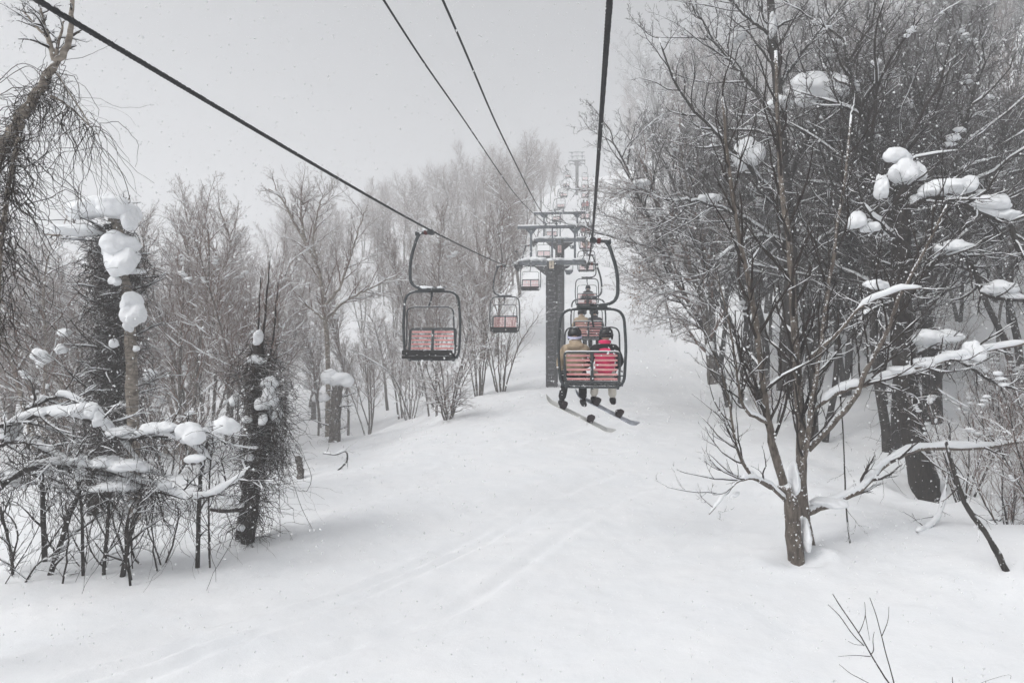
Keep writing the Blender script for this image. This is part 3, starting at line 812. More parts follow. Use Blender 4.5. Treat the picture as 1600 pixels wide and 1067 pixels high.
c, q = t.limb(path([(410, 720, -.1), (422, 690, -.1), (424, 640, -.1), (415, 590, -.1)], D), .10, .07, 12, own=True, snow=0)
t.limb(path([(330, 795, .2), (360, 797, .1), (395, 790)], D), .05, .06, 10, own=True, snow=1)
t.vines(s1, 700, (.5, 1.5), .15, .6, .5, .0075, .15, .92, segs=9)
t.vines(c, 620, (.4, 1.3), .15, .5, .6, .0075, 0, 1, segs=9)
t.vines(s1, 60, (.8, 2.2), .12, .35, .3, .005, .3, .8, segs=14, drift=(.22, 0, 0)); t.vines(s1, 60, (.6, 1.8), .14, .5, .3, .005, .1, .7, segs=12, drift=(-.15, 0, 0))
for x, y, rx, rz, dy in ((404, 528, 6, 16, -.1), (401, 562, 12, 9, -.1), (424, 598, 14, 12, -.2), (424, 618, 13, 22, -.2), (430, 645, 7, 22, -.1), (364, 628, 6, 10, -.2), (406, 632, 10, 13, -.4), (412, 655, 8, 10, -.4), (390, 715, 7, 8, -.4), (376, 824, 8, 7, -.3), (353, 668, 20, 14, -.1), (385, 655, 9, 7, -.3)):
    t.pad(x, y, D + dy, rx, rz, sub=3)
for pp in ([(428, 690, -.2), (450, 730, -.3), (470, 790, -.3), (488, 826, -.3)], [(430, 690, -.2), (436, 760, -.3), (438, 838, -.3)], [(425, 650), (460, 690), (486, 740), (480, 766), (472, 765)], [(380, 640, -.4), (420, 625, -.6), (450, 612, -.7)]):
    P = [p - t.o for p in catmull(path(pp, D), 14)]; t.vi.add(P, [.0055] * 14, 4)
t.finish()

# ---- creeper thicket with snow-laden boughs, lower left
D = gd(120, 900)
t = Tree(base_at(120, 880, D), 'creeper_thicket', 'tangled creeper thicket sagging under long ridges of snow at the lower left', 'thicket', tm='vinebark', cm='twig', seed=44)
h = []
for pp, r0, r1, sn in (([(-20, 668, -.3), (30, 660), (60, 648), (110, 648), (150, 660), (190, 685), (240, 680, .1), (290, 690, .2), (330, 720, .3)], .05, .028, 2.4),
                   ([(-30, 790, -.4), (20, 745, -.3), (60, 728, -.2), (120, 727), (190, 742), (250, 768), (310, 778), (360, 758), (390, 730)], .06, .025, 2.0),
                   ([(40, 640, .3), (100, 620, .3), (165, 660, .2), (215, 720, .1), (250, 765)], .04, .02, 1.6), ([(-20, 700), (40, 690), (100, 720), (160, 750), (215, 770)], .045, .02, 1.8),
                   ([(200, 690, .2), (250, 676, .2), (310, 672, .2), (350, 690, .3)], .035, .02, 2.2)):
    h.append(t.limb(path(pp, D), r0, r1, 28, own=True, snow=sn, lim=.85))
for pp, r0 in (([(72, 938), (85, 880), (105, 815), (125, 765)], .055), ([(188, 880), (205, 830), (222, 780), (228, 765)], .05), ([(20, 930), (18, 870), (0, 790)], .03), ([(130, 860), (128, 800), (118, 740)], .03), ([(160, 890), (168, 820), (172, 750)], .035), ([(70, 840, .6), (66, 760, .6), (58, 700, .6)], .05),
               ([(308, 830, .6), (312, 770, .5), (318, 720, .4), (325, 690, .3)], .045), ([(328, 840, .5), (326, 790, .4), (330, 700, .3)], .02), ([(30, 890, -.3), (60, 880, -.3), (100, 860, -.2)], .02)):
    P, r = t.limb(path(pp, D), r0, r0 * .7, 14, trunk=True, snow=0, foot=True); t.sprout(P, r, 9, (.3, 1.1), t0=.1, ang=.8, sub=(4, 3), snow=.5, up=.02)
for P, r in h: t.sprout(P, r, 16, (.3, 1.0), t0=.05, ang=.9, up=0, sub=(5, 3), snow=.9); t.vines(P, 45, (.5, 1.9), .08, .55, .4, .006, segs=12)
t.vines(h[1][0], 110, (.7, 2.0), .12, .6, .4, .006, .1, .75, segs=12); t.vines(h[3][0], 90, (.6, 2.0), .16, .5, .45, .006, .1, 1, segs=12); t.vines(h[1][0], 60, (1.2, 2.4), .2, 1.0, .22, .0065, .05, .8, segs=14); t.vines(h[0][0], 45, (1.2, 2.8), .2, 1.0, .22, .0055, .05, .9, segs=14)
for k in range(15):
    x0 = t.rg.uniform(-10, 260); x1 = x0 + t.rg.uniform(-110, 110); y0 = 900 - (x0 / 250) * 30 + t.rg.uniform(-15, 15); dd = t.rg.uniform(-.5, .8)
    P, r = t.limb(path([(x0, y0, dd), ((x0 + x1) / 2 + t.rg.uniform(-35, 35), (y0 + 745) / 2, dd), (x1, t.rg.uniform(700, 770), dd * .3)], D), t.rg.uniform(.010, .024), .006, 14, snow=.3, own=False, wob=2.2, foot=True); t.sprout(P, r, 7, (.3, .9), t0=.1, ang=.7, sub=(3, 2), snow=.4, up=.02)
t.vines(h[2][0], 50, (.4, 1.4), .2, .3, .5, .005, segs=10)
for x, y, rx, rz in ((65, 645, 12, 7), (92, 643, 24, 11), (122, 640, 20, 11), (145, 640, 15, 14), (155, 655, 9, 16), (192, 674, 22, 10), (235, 668, 22, 9), (262, 668, 22, 10), (298, 676, 24, 22), (306, 716, 15, 8), (350, 665, 22, 16), (18, 675, 12, 22), (12, 668, 14, 14), (120, 716, 18, 6), (165, 722, 26, 12), (205, 726, 30, 12), (128, 742, 11, 12), (185, 758, 36, 9), (198, 755, 18, 15), (165, 752, 20, 8), (257, 758, 12, 10), (205, 786, 5, 9), (85, 736, 26, 7), (35, 752, 16, 9), (10, 740, 20, 10), (300, 775, 14, 5), (215, 795, 6, 8)):
    t.pad(x, y, D + R.uniform(-.12, .1), rx, rz, sub=3)
t.finish()

# ---- capped stumps
def stump(px, pytop, pybot, r, label, caps, seed, vines=60, lean=0, whips=0):
    D = gd(px, pybot); b = base_at(px, pybot, D)
    t = Tree(b, 'tree_stump', label, 'stump', None, tm='greybark', cm='twig', seed=seed)
    P, q = t.limb(path([(px, pybot + 10), (px + lean * .4, (pytop + pybot) / 2), (px + lean, pytop)], D), r * 1.1, r, 14, trunk=True, snow=0, sides=10)
    if vines: t.vines(P, vines, (.4, 1.3), r * .9, .5, .45, .006, .1, 1)
    if whips: t.sprout(P, q, whips, (.4, 1.3), t0=.2, ang=1.2, sub=(3, 3), snow=.5, rr=.15)
    for x, y, rx, rz in caps: t.pad(x, y, D - .1, rx, rz)
    t.finish()
stump(522, 598, 690, .24, 'pale stump with two broad snow mushrooms on top beside the piste', [(533, 592, 20, 14), (517, 588, 14, 14), (508, 622, 9, 9)], 51, 90, 6, 12)
stump(490, 622, 655, .18, 'low stump under a round snow ball, left of the mushroom-capped stump', [(487, 600, 18, 15), (495, 622, 8, 10)], 52, 70, 0, 8)
stump(497, 536, 600, .16, 'slim upright stump wearing a small snow cap, behind the snow mushrooms', [(497, 527, 9, 8)], 53, 20, 0, 5)
stump(470, 710, 748, .10, 'short splintered stake of wood standing alone in the snow', [], 54, 0, -4, 0)
bough([(505, 708, .3), (525, 710), (540, 705), (542, 720), (528, 735)], .02, .03, 'crooked twig lying half buried below the mushroom-capped stump', 55, 1.)

# ---- tuning
HAZE, NFLAKE, EXPO, DENOISE = .0042, 60000, .30, True
SUN_EL, SUN_AZ, SUN_E, SKY_E, HAZE_G = 48, 235, .65, .13, .3

# ---- bushes under the empty chairs
bush_spots = [(640, 655, 'spreading bare bush below the nearest empty chair', 61, [(640, 652), (615, 590), (575, 560), (545, 545)]), (700, 655, 'low reddish twiggy bush on the snow crest below and right of the nearest empty chair', 62, None),
              (748, 618, 'upright many-stemmed bush below the second empty chair, on its left', 63, None), (782, 612, 'wide fan-shaped bush right under the second empty chair, beside the tower', 64, None), (655, 622, 'slim pale sapling cluster directly behind the nearest empty chair', 65, None)]
for px, py, lab, sd, arm in bush_spots:
    D = gd(px, py); t = Tree(base_at(px, py, D), 'bare_bush', lab, 'bush', 'bare bushes along the left edge of the piste', tm='greybark', cm='redtwig', seed=sd)
    m = D / FPX
    hts = {61: 120, 62: 130, 63: 165, 64: 150, 65: 190}[sd]; wd = {61: 60, 62: 75, 63: 45, 64: 60, 65: 25}[sd]
    ns = 7 if sd != 65 else 4
    for k in range(ns):
        f = (k + .5) / ns * 2 - 1 + t.rg.uniform(-.15, .15)
        dy = t.rg.uniform(-1, 1) * wd * m
        P, r = t.limb(path([(px + f * 5, py + 8), (px + f * wd * .45, py - hts * .45, dy * .5), (px + f * wd, py - hts * t.rg.uniform(.75, 1.05), dy)], D), .045, .012, 16, trunk=True, snow=.7, sides=6, wob=.9)
        t.sprout(P, r, 14 if sd != 62 else 20, (.5, 1.5) if sd != 62 else (.4, 1.3), t0=.12 if sd == 62 else .25, ang=.6 if sd != 62 else .95, up=.05 if sd != 62 else -.03, sub=(5, 4), snow=.6, rmin=.0055)
    if arm:
        P, r = t.limb(path([(p[0], p[1], -.3 * i) for i, p in enumerate(arm)], D), .05, .015, 16, snow=1.2, own=True); t.sprout(P, r, 14, (.4, 1.4), t0=.3, ang=.7, sub=(5, 3), snow=.8)
    t.finish()

# ---- two pale birches that stand out of the left wood
def pale_birch(px, py, D, limbs, label, seed):
    b = base_at(px, py, D)
    t = Tree(b, 'birch_tree', label, 'tree', tm='birch', cm='redtwig', seed=seed); first = True
    for pp, r0 in limbs:
        P = path(pp, D)
        if first: P[0] = b
        P, r = t.limb(P, r0, r0 * .25, 22, trunk=first, own=not first, snow=1.3, wob=.8); first = False
        t.sprout(P, r, 16, (.9, 2.6), t0=.25, ang=.75, up=.06, sub=(6, 5), lv=3, snow=.8, rmin=.0062)
    t.finish()
pale_birch(512, 640, 38, [([(512, 640), (512, 560), (506, 480), (497, 420), (478, 380), (455, 340), (440, 310), (420, 295)], .15), ([(497, 425), (490, 370), (500, 320), (508, 300)], .08), ([(506, 480), (530, 450), (545, 410), (560, 360), (575, 320)], .09), ([(478, 380), (470, 330), (478, 305)], .09), ([(508, 500), (540, 470), (580, 450), (620, 430)], .1), ([(508, 500), (470, 470), (440, 440)], .08)],
           'large pale-limbed birch forking over the left wood above the snow-capped stumps', 71)
pale_birch(385, 640, 32, [([(385, 640), (388, 560), (383, 515), (360, 480), (325, 455), (290, 440), (262, 425), (240, 418)], .16), ([(325, 455), (300, 420), (290, 380), (300, 330)], .08), ([(360, 480), (350, 430), (360, 380), (340, 320)], .09)],
           'birch bent left in a long white snow-lined bough across the left wood', 72)
# ------------------------------------------------------------------ background woods
variants = {}
for kind, n in (('fan', 2), ('broad', 3), ('birch', 2), ('slim', 2), ('dark', 3), ('shrub', 2)):
    variants[kind] = [make_variant(kind, 100 + 17 * i + len(kind)) for i in range(n)]


def interp(x, xs_, ys_): return float(np.interp(x, xs_, ys_))


def sky_left(px): return interp(px, [-200, 0, 60, 110, 160, 210, 260, 320, 390, 450, 520, 560, 610, 660, 700, 760, 820, 860, 900], [300, 300, 265, 260, 300, 325, 305, 295, 270, 300, 310, 295, 268, 255, 240, 215, 195, 215, 235])
def sky_right(px): return interp(px, [890, 910, 950, 1000, 1040, 1080, 1200], [190, 175, 140, 110, 60, -40, -200])


KLAB = {'fan': 'fan-crowned', 'broad': 'broad-crowned', 'birch': 'pale-barked', 'slim': 'slender upright', 'dark': 'dense dark', 'shrub': 'low many-stemmed'}
first_use = {}


def place_tree(kind, x, y, s, label, group):
    rg = R
    vi = rg.randrange(len(variants[kind])); parts, zz = variants[kind][vi]
    r = root('bare_bush' if kind == 'shrub' else ('birch_tree' if kind == 'birch' else 'bare_tree'), (x, y, gz(x, y)), label, 'bush' if kind == 'shrub' else 'tree', group, rg.random() * 6.28)
    r.scale = (s, s, s * rg.uniform(.94, 1.06))
    for nm, me in parts:
        o = link(nm, me, r)
        if nm == 'snow_load': o['kind'] = 'stuff'


placed = []


def scatter(n, xr, yr, kinds, px_rng, sep, sky, hmin, side, tries=20000):
    got = 0
    for _ in range(tries):
        if got >= n: break
        x = R.uniform(*xr); y = yr[0] + (yr[1] - yr[0]) * R.random() ** 1.25
        if side == 'L':
            edge = -8.2 if y < 34 else -5.6
            if x > edge - .6 * R.random(): continue
        else:
            edge = 5.6 + (1.8 if y > 85 else 0 if y > 50 else 1.0)
            if x < edge + .8 * R.random(): continue
        p = proj((x, y, gz(x, y)))
        if p is None or not (px_rng[0] < p[0] < px_rng[1]) or p[2] < 15: continue
        if side == 'L' and 425 < p[0] < 640 and p[2] < 47: continue            # open snow round the capped stumps
        dd = sep * (1 + .012 * y)
        if any((x - a) ** 2 + (y - b) ** 2 < dd * dd for a, b in placed): continue
        kind = R.choices([k for k, _ in kinds], [w for _, w in kinds])[0]
        zz = variants[kind][0][1]
        hz = (533.5 - sky(p[0] + R.uniform(-25, 25))) / FPX * p[2] - gz(x, y)        # height that reaches the skyline of the wood
        H = min(R.uniform(.8, 1.25) * zz * (1 + .75 * float(sst(p[2], 75, 150))) * (1. if side == 'L' else R.uniform(1., 1.4)), hz * R.uniform(.93, 1.02))
        if kind == 'shrub': H = min(H, zz * R.uniform(.8, 1.2))
        if H < hmin: continue
        far = p[2]
        if side == 'L':
            zone = 'nearest rows of the left wood' if far < 45 else ('middle of the left wood' if far < 85 else 'hazy upper slope of the left wood')
        else:
            zone = 'nearest rows of the right wood' if far < 38 else ('middle of the right wood' if far < 75 else 'hazy upper slope of the right wood')
        lab = f"{KLAB[kind]} leafless {'bush' if kind == 'shrub' else 'tree'} dusted with snow in the {zone}"
        place_tree(kind, x, y, H / zz, lab, f"{KLAB[kind]} {'bushes' if kind == 'shrub' else 'trees'} in the {zone}")
        placed.append((x, y)); got += 1
    print('scatter', side, yr, got)


scatter(70, (-45, -6), (22, 54), (('fan', 3), ('broad', 2), ('birch', 2), ('slim', 3), ('shrub', 2)), (-150, 860), 1.5, sky_left, 2.5, 'L')
scatter(80, (-75, -5.6), (52, 105), (('fan', 3), ('broad', 3), ('birch', 2), ('slim', 3)), (-120, 880), 1.4, sky_left, 3.5, 'L')
scatter(68, (-60, -5.6), (100, 215), (('fan', 2), ('broad', 3), ('birch', 1), ('slim', 2)), (300, 905), 1.4, sky_left, 4, 'L')
scatter(36, (5, 40), (24, 48), (('dark', 6), ('slim', 1), ('shrub', 2)), (1110, 1760), 1.4, sky_right, 2.5, 'R')
scatter(40, (5, 60), (46, 100), (('dark', 4), ('slim', 2), ('broad', 1)), (935, 1720), 1.6, sky_right, 4, 'R')
scatter(38, (4.5, 60), (95, 215), (('broad', 3), ('dark', 2), ('slim', 2)), (905, 1500), 1.6, sky_right, 4, 'R')

# twiggy undergrowth along the right edge
for k in range(16):
    d = R.uniform(14, 25); p = W(R.uniform(1500, 1720), 700, d)
    if p.x < 8.8 or any((p.x - a) ** 2 + (p.y - b) ** 2 < .7 for a, b in placed): continue
    placed.append((p.x, p.y)); place_tree('shrub', p.x, p.y, R.uniform(.55, .95), 'low many-stemmed leafless bush beside the thick black creeper-hung trunk', 'bushes beside the thick black trunk')
# ------------------------------------------------------------------ chair lift
XR, XL, XC = .15, -3.42, -1.63
YA, YB, YT = 37., 49., 160.
ZA, ZB, ZT = 3.95, 6.75, 39.4


def ease(pts, n):                                                     # smooth curve through rope points
    return catmull([V(p) for p in pts], n)


def sag(a, b, s, n=8):
    a, b = V(a), V(b)
    return [a.lerp(b, k / n) - V((0, 0, s * 4 * (k / n) * (1 - k / n))) for k in range(n + 1)]


def rope_line(x, near):
    A = ease([(x, y, z) for y, z in near] + [(x, YA, ZA)], 60)
    return A + sag((x, YA, ZA), (x, YB, ZB), .05, 6)[1:] + sag((x, YB, ZB), (x, YT, ZT), 1.6, 24)[1:] + sag((x, YT, ZT), (x, 240, 57), .8, 8)[1:]


ropeR = rope_line(XR, [(-14, 3.6), (-5, 2.35), (0, 2.12), (4.7, 2.03), (14.4, 2.0), (26.5, 2.85)])
ropeL = rope_line(XL, [(-14, 3.6), (-5, 2.35), (0, 2.15), (4.6, 2.15), (16, 2.48), (31.5, 3.3)])


def rope_z(rope, y):
    for a, b in zip(rope, rope[1:]):
        if a.y <= y <= b.y: return a.z + (b.z - a.z) * (y - a.y) / (b.y - a.y)
    return rope[-1].z


def build_rope(name, rope, r, label, twist=True):
    """six-stranded cable near by, plain farther off"""
    P = []
    for a, b in zip(rope, rope[1:]):
        st = .028 if (twist and -3 < a.y < 18) else (.5 if a.y < 50 else 3)
        n = max(1, int((b - a).length / st))
        P += [a.lerp(b, k / n) for k in range(n)]
    P.append(rope[-1]); n = len(P); k = 18
    Pn = np.array([tuple(p) for p in P]); T = np.gradient(Pn, axis=0); T /= np.linalg.norm(T, axis=1, keepdims=True)
    A = np.cross(T, [1, 0, 0]); A /= np.linalg.norm(A, axis=1, keepdims=True); B = np.cross(T, A)
    s = np.concatenate([[0], np.cumsum(np.linalg.norm(np.diff(Pn, axis=0), axis=1))])
    an = np.arange(k) * 2 * PI / k
    ph = s * (2 * PI / .30)
    rad = r * (1 + .17 * np.cos(6 * (an[None] - ph[:, None]))) if twist else np.full((n, k), r)
    ring = Pn[:, None] + rad[..., None] * (A[:, None] * np.cos(an)[None, :, None] + B[:, None] * np.sin(an)[None, :, None])
    i = np.arange(n - 1)[:, None] * k; j = np.arange(k)[None]; j2 = (j + 1) % k
    f = np.stack([i + j, i + j2, i + k + j2, i + k + j], -1).reshape(-1, 4)
    me = np_mesh(name, ring.reshape(-1, 3), [f]); me.materials.append(M['rope'])
    return tag(link(name, me), label, 'cable')


build_rope('haul_rope', ropeR, .0195, 'thick black haul rope running straight up above the occupied chairs')
build_rope('haul_rope', ropeL, .0195, 'thick black haul rope slanting down from the upper left to the empty chairs')
HA, HB = 6.75, 7.05                                                   # arm height of the towers over their base
zbA, zbB, zbT = ZA + 1.92, ZB + 1.92, ZT + 2.0
XW1, XW2 = XC - .33, XC + .22
for xw, z0, z1, lab in ((XW1 - .22, 3.70, 4.02, 'left one of the two thin black cables sagging to the first tower'), (XW2 + .02, 3.36, 3.52, 'right one of the two thin black cables sagging to the first tower')):
    x1 = XW1 if xw < XC else XW2
    near = ease([(xw, -14, z0 + .5), (xw, 0, z0 - .1), (xw, 8, z0 + .03), (xw, 13, z1), (xw, 24, z1 + .72), (x1, YA - 2.2, zbA - .18), (x1, YA, zbA + .1)], 60)
    near = near + sag((x1, YA, zbA + .1), (x1, YB, zbB + .1), .25, 8)[1:] + sag((x1, YB, zbB + .1), (x1, YT, zbT + .1), 2.2, 20)[1:]
    build_rope('signal_cable', near, .0125, lab, False)


def make_tower(y, arm, label, plates, near=True):
    b = gz(XC, y) - .6; H = arm - b
    r = root('lift_tower', (XC, y, b), label, 'lift tower', 'towers of the chair lift')
    m = MB(); w = .27
    m.box((0, 0, H / 2), (w * 2 - .04, w * 2 - .04, H)).build('column', M['darksteel'], r)
    m = MB()
    for sx in (-1, 1):
        for sy in (-1, 1):
            m.box((sx * (w - .02), sy * (w - .02), H / 2 - .1), (.09, .09, H - .25))
    nb = int(H / .42)
    for k in range(nb):                                               # bolted face straps
        z = .3 + k * .42
        if z < H - .4: m.box((0, -w - .003, z), (2 * w - .1, .016, .05)); m.box((0, w + .003, z), (2 * w - .1, .016, .05))
    m.build('corner_angles', M['darksteel'], r)
    m = MB()
    for sx in (-1, 1): m.cyl((sx * .17 - .02, -w - .16, .5), (sx * .17 - .02, -w - .16, H + .1), .02, 8)
    for k in range(int((H - .6) / .3)): m.cyl((-.19, -w - .16, .6 + k * .3), (.15, -w - .16, .6 + k * .3), .014, 6)
    for k in range(3):
        for sx in (-1, 1): m.cyl((sx * .17 - .02, -w - .16, 1 + k * 2.2), (sx * .17 - .02, -w + .02, 1 + k * 2.2), .014, 6)
    m.build('ladder', M['darksteel'], r)
    MB().box((0, 0, H + .02), (3.26, .30, .22), bev=.012).build('crossarm', M['steel'], r)
    for sx in (-1, 1):
        MB().prism([(sx * .25, H - .14), (sx * .92, H - .14), (sx * .25, H - .66)], -.13, .13).build('gusset', M['darksteel'], r)
    for x, wd in ((-1.06, .11), (.02, .075), (1.16, .11)):
        p = MB(); p.box((x, 0, H + .14 + .8), (wd, wd, 1.62))
        p.box((x, 0, H + .155), (wd * 2.2, .26, .04))
        p.build('post', M['steel'], r)
        if wd > .1:
            for s in (-1, 1): pass
            MB().prism([(x - .055, H + 1.76), (x - .30, H + 1.76), (x - .055, H + 1.48)], -.04, .04).build('bracket', M['steel'], r)
            MB().prism([(x + .055, H + 1.76), (x + .30, H + 1.76), (x + .055, H + 1.48)], -.04, .04).build('bracket', M['steel'], r)
    MB().box((-.02, 0, H + 1.83), (3.46, .16, .14), bev=.01).build('lifting_beam', M['steel'], r)
    for x in (XW1 - XC, XW2 - XC):
        c = MB(); c.box((x, 0, H + 1.935), (.10, .2, .06)); c.prism([(x - .10, H + 1.96), (x + .10, H + 1.96), (x, H + 2.08)], -.05, .05)
        c.cyl((x + .02, -.03, H + 2.0), (x + .05, .03, H + 2.34), .012, 6)
        c.build('cable_saddle', M['steel'], r)
    for sx, xo in ((-1, XL - XC), (1, XR - XC)):
        s = MB(); s.box((xo - sx * .12, 0, H - .16), (.05, 1.7, .07)); s.box((xo - sx * .19, 0, H - .02), (.22, .22, .3)); s.tube([(xo - sx * .12, -.9, H - .16), (xo + sx * .13, -.9, H - .05), (xo + sx * .13, -.9, H + .14)], .018, 6)
        s.box((xo - sx * .2, .1, H + .05), (.3, .14, .1))
        sh = s.build('sheave_assembly', M['darksteel'], r)
        for yy in (-.75, -.25, .25, .75):
            q = MB(); q.cyl((xo - .045, yy, H - .17), (xo + .045, yy, H - .17), .145, 18); q.cyl((xo - .09, yy, H - .17), (xo + .09, yy, H - .17), .03, 8); q.build('sheave_wheel', M['darksteel'], sh)
        g = MB(); g.cyl((xo - sx * .25, -.5, H + .15), (xo - sx * .05, -.5, H + .52), .02, 6); g.box((xo - sx * .03, -.5, H + .55), (.14, .1, .07)); g.build('rope_catcher', M['darksteel'], r)
    lx = .86
    l = MB(); l.tube(fillet([(lx - .2, -.2, H - .1), (lx - .2, -.2, H - .38), (lx + .2, -.2, H - .38), (lx + .2, -.2, H - .1)], .03), .018, 6); l.box((lx, -.2, H - .42), (.42, .26, .12), bev=.03); l.box((lx - .03, -.22, H - .53), (.25, .22, .13), bev=.03); l.box((lx + .13, -.22, H - .51), (.06, .05, .07))
    l.build('floodlight', M['steel'], r)
    k = 0
    for (z0, hgt, wd, mt, marks) in plates:
        pm = MB().box((0.0, -w - .20, H + z0), (wd, .02, hgt)).build('number_plate', M[mt], r)
        for (txt, dz, size) in marks:
            cu = bpy.data.curves.new('lettering', 'FONT'); cu.body = txt; cu.size = size; cu.align_x = 'CENTER'; cu.align_y = 'CENTER'; cu.extrude = .002
            ob = bpy.data.objects.new('tmp', cu); COL.objects.link(ob)
            me = bpy.data.meshes.new_from_object(ob.evaluated_get(bpy.context.evaluated_depsgraph_get())); bpy.data.objects.remove(ob)
            me.transform(Matrix.Translation((0, -w - .2135, H + z0 + dz)) @ Matrix.Rotation(PI / 2, 4, 'X')); me.materials.clear(); me.materials.append(M['ink'])
            link('lettering', me, pm)
    bl = Blobs(); T = Tubes()
    T.add([V((x, 0, H + .15 + .012 * math.sin(x * 5))) for x in np.linspace(-1.6, 1.6, 22)], [R.uniform(.09, .13) for _ in range(22)], 8)
    T.add([V((x, 0, H + 1.905)) for x in np.linspace(-1.74, 1.70, 24)], [R.uniform(.055, .075) for _ in range(24)], 8)
    for x, rr_ in ((-.85, .34), (-.55, .30), (-1.3, .22), (.45, .16), (1.35, .2), (-.1, .15)): bl.add((x, -.02, H + .19), rr_, .2, rr_ * .42, sub=3)
    bl.add((0, -w - .1, H + .12), .22, .16, .10); bl.add((XL - XC + .2, .1, H + .12), .22, .22, .10); bl.add((lx, -.2, H - .35), .2, .14, .07); bl.add((XR - XC - .25, 0, H + .2), .14, .15, .07)
    bl.build('snow_load', M['snow'], r, T)
    return r


make_tower(YA, ZA, 'dark snow-crusted lift tower nearest the camera, cream number plate on its head', [(-.10, .42, .24, 'plate', (('2', .09, .17), ('6', -.09, .17)))])
make_tower(YB, ZB, 'second lift tower close behind the nearest, pink plate under a grey one', [(-.12, .40, .2, 'steel', (('1', .08, .16), ('1', -.08, .16))), (-.62, .48, .24, 'pinkplate', (('3', .14, .14), ('8', 0, .14), ('5', -.14, .14)))])
make_tower(YT, ZT, 'far lift tower faded by the haze at the top of the line', [])
b2 = make_tower(173., rope_z(ropeR, 173), 'farthest lift tower, a faint column half hidden behind the far tower', [])

# ---- chair (origin at the grip on the rope, riders face +Y)
CH_W, ZTOP, ZBOT = .64, -1.33, -2.86


def make_chair(name='lift_chair'):
    r = bpy.data.objects.new(name, None); COL.objects.link(r)
    m = MB(); m.box((.02, 0, .0), (.13, .22, .11), bev=.02); m.cyl((.05, 0, 0), (.36, 0, -.02), .038, 12); m.cyl((.33, 0, -.02), (.37, 0, -.02), .06, 12)
    m.build('grip', M['chairsteel'], r)
    MB().cyl((.10, 0, -.004), (.17, 0, -.008), .058, 14).build('grip_collar', M['red'], r)
    P = fillet([(.26, 0, -.01), (.34, 0, -.12), (.50, 0, -.62), (.50, 0, -1.22), (.02, 0, -1.27)], [0, .1, .3, .28, 0], 8)
    MB().tube(P, .036, 10).build('hanger_arm', M['chairsteel'], r)
    m = MB(); m.box((.0, 0, -1.30), (.60, .20, .045), bev=.012); m.box((-.14, -.03, -1.245), (.34, .16, .02)); m.box((.22, .02, -1.335), (.3, .14, .05)); m.tube([(-.02, 0, -1.22), (0, 0, -1.3), (.0, .0, -1.46)], .03, 8)
    m.build('hanger_plate', M['chairsteel'], r)
    z0, z1 = ZTOP, ZBOT
    P = fillet([(0, 0, z0), (CH_W - .03, 0, z0 - .01), (CH_W + .02, .0, z0 - .75), (CH_W - .02, 0, z1), (-CH_W + .02, 0, z1), (-CH_W - .02, 0, z0 - .75), (-CH_W + .03, 0, z0 - .01)], [0, .26, .2, .22, .22, .2, .26], 7, True)
    MB().tube(P[7:] if False else P, .030, 10, True).build('outer_frame', M['chairsteel'], r)
    m = MB()
    P = fillet([(-.585, .02, z1 + .30), (-.55, .10, z1 + .32), (-.53, .16, z0 - .36), (.53, .16, z0 - .36), (.55, .10, z1 + .32), (.585, .02, z1 + .30)], [0, .05, .16, .16, .05, 0], 6)
    m.tube(P, .0165, 8); m.tube(fillet([(0, 0, z0 - .06), (.0, .05, z0 - .2), (.03, .15, z0 - .345)], .1), .022, 8)
    m.build('safety_bar', M['chairsteel'], r)
    sb = z1 + .10                                                     # seat level
    m = MB(); ts = Matrix.Rotation(.36, 3, 'X')
    for k in range(5): m.box(V((0, .20, sb)) + ts @ V((0, -.19 + k * .095, .012)), (1.10, .075, .03), rot=ts, bev=.008)
    m.box((0, .425, sb + .055), (1.14, .035, .11), bev=.01); m.box((0, .435, sb - .045), (1.14, .02, .065), bev=.006); m.build('seat', M['seat'], r)
    m = MB()
    for x in (-.50, 0, .50): m.box((x, .20, sb - .045), (.05, .44, .05), rot=Matrix.Rotation(.36, 3, 'X'))
    m.tube([(-.60, .0, z1 + .03), (-.5, .0, z1 + .05), (.5, 0, z1 + .05), (.60, 0, z1 + .03)], .02, 8)
    for x in (-.5, .5): m.box((x, .0, z1 + .04), (.06, .08, .12))
    m.build('seat_frame', M['chairsteel'], r)
    # backrest frame: rounded loop with a middle post, leaning back a little
    lo, hi = sb + .0, sb + .585
    def yb(z): return -.02 - .13 * (z - lo) / (hi - lo)
    m = MB(); P = fillet([(-.53, yb(lo), lo), (-.53, yb(hi), hi), (.53, yb(hi), hi), (.53, yb(lo), lo)], [.06, .07, .07, .06], 5, True)
    m.tube(P, 0, flat=(.055, .04), closed=True)
    m.box((0, yb((lo + hi) / 2) - .004, (lo + hi) / 2), (.055, .035, hi - lo), rot=Matrix.Rotation(.21, 3, 'X'))
    m.tube([(-.53, yb(lo + .1), lo + .12), (-.60, 0, lo + .12)], .015, 6); m.tube([(.53, yb(lo + .1), lo + .12), (.60, 0, lo + .12)], .015, 6)
    for x in (-.5, .5): m.box((x, .0, lo - .03), (.05, .05, .12))
    m.build('backrest_frame', M['chairsteel'], r)
    for sx in (-1, 1):
        m = MB()
        for k in range(6):
            z = lo + .055 + k * .092
            m.box((sx * .265, yb(z) + .012, z), (.455, .016, .040), rot=Matrix.Rotation(.21, 3, 'X'), bev=.004)
        m.build('backrest_slats', M['slat'], r)
    bl = Blobs()
    for x, rr_ in ((-.2, .07), (.16, .09), (.02, .06)): bl.add((x, .0, -1.245), rr_ * 1.5, .07, rr_ * .45, sub=2)
    bl.add((.12, 0, .06), .11, .08, .045, sub=2)
    T = Tubes(); T.add([V((x, .12, sb + .015 + .012 * math.sin(x * 9))) for x in np.linspace(-.5, .5, 14)], [R.uniform(.035, .055) for _ in range(14)], 8)
    bl.build('snow_dusting', M['snow'], r, T)
    return r


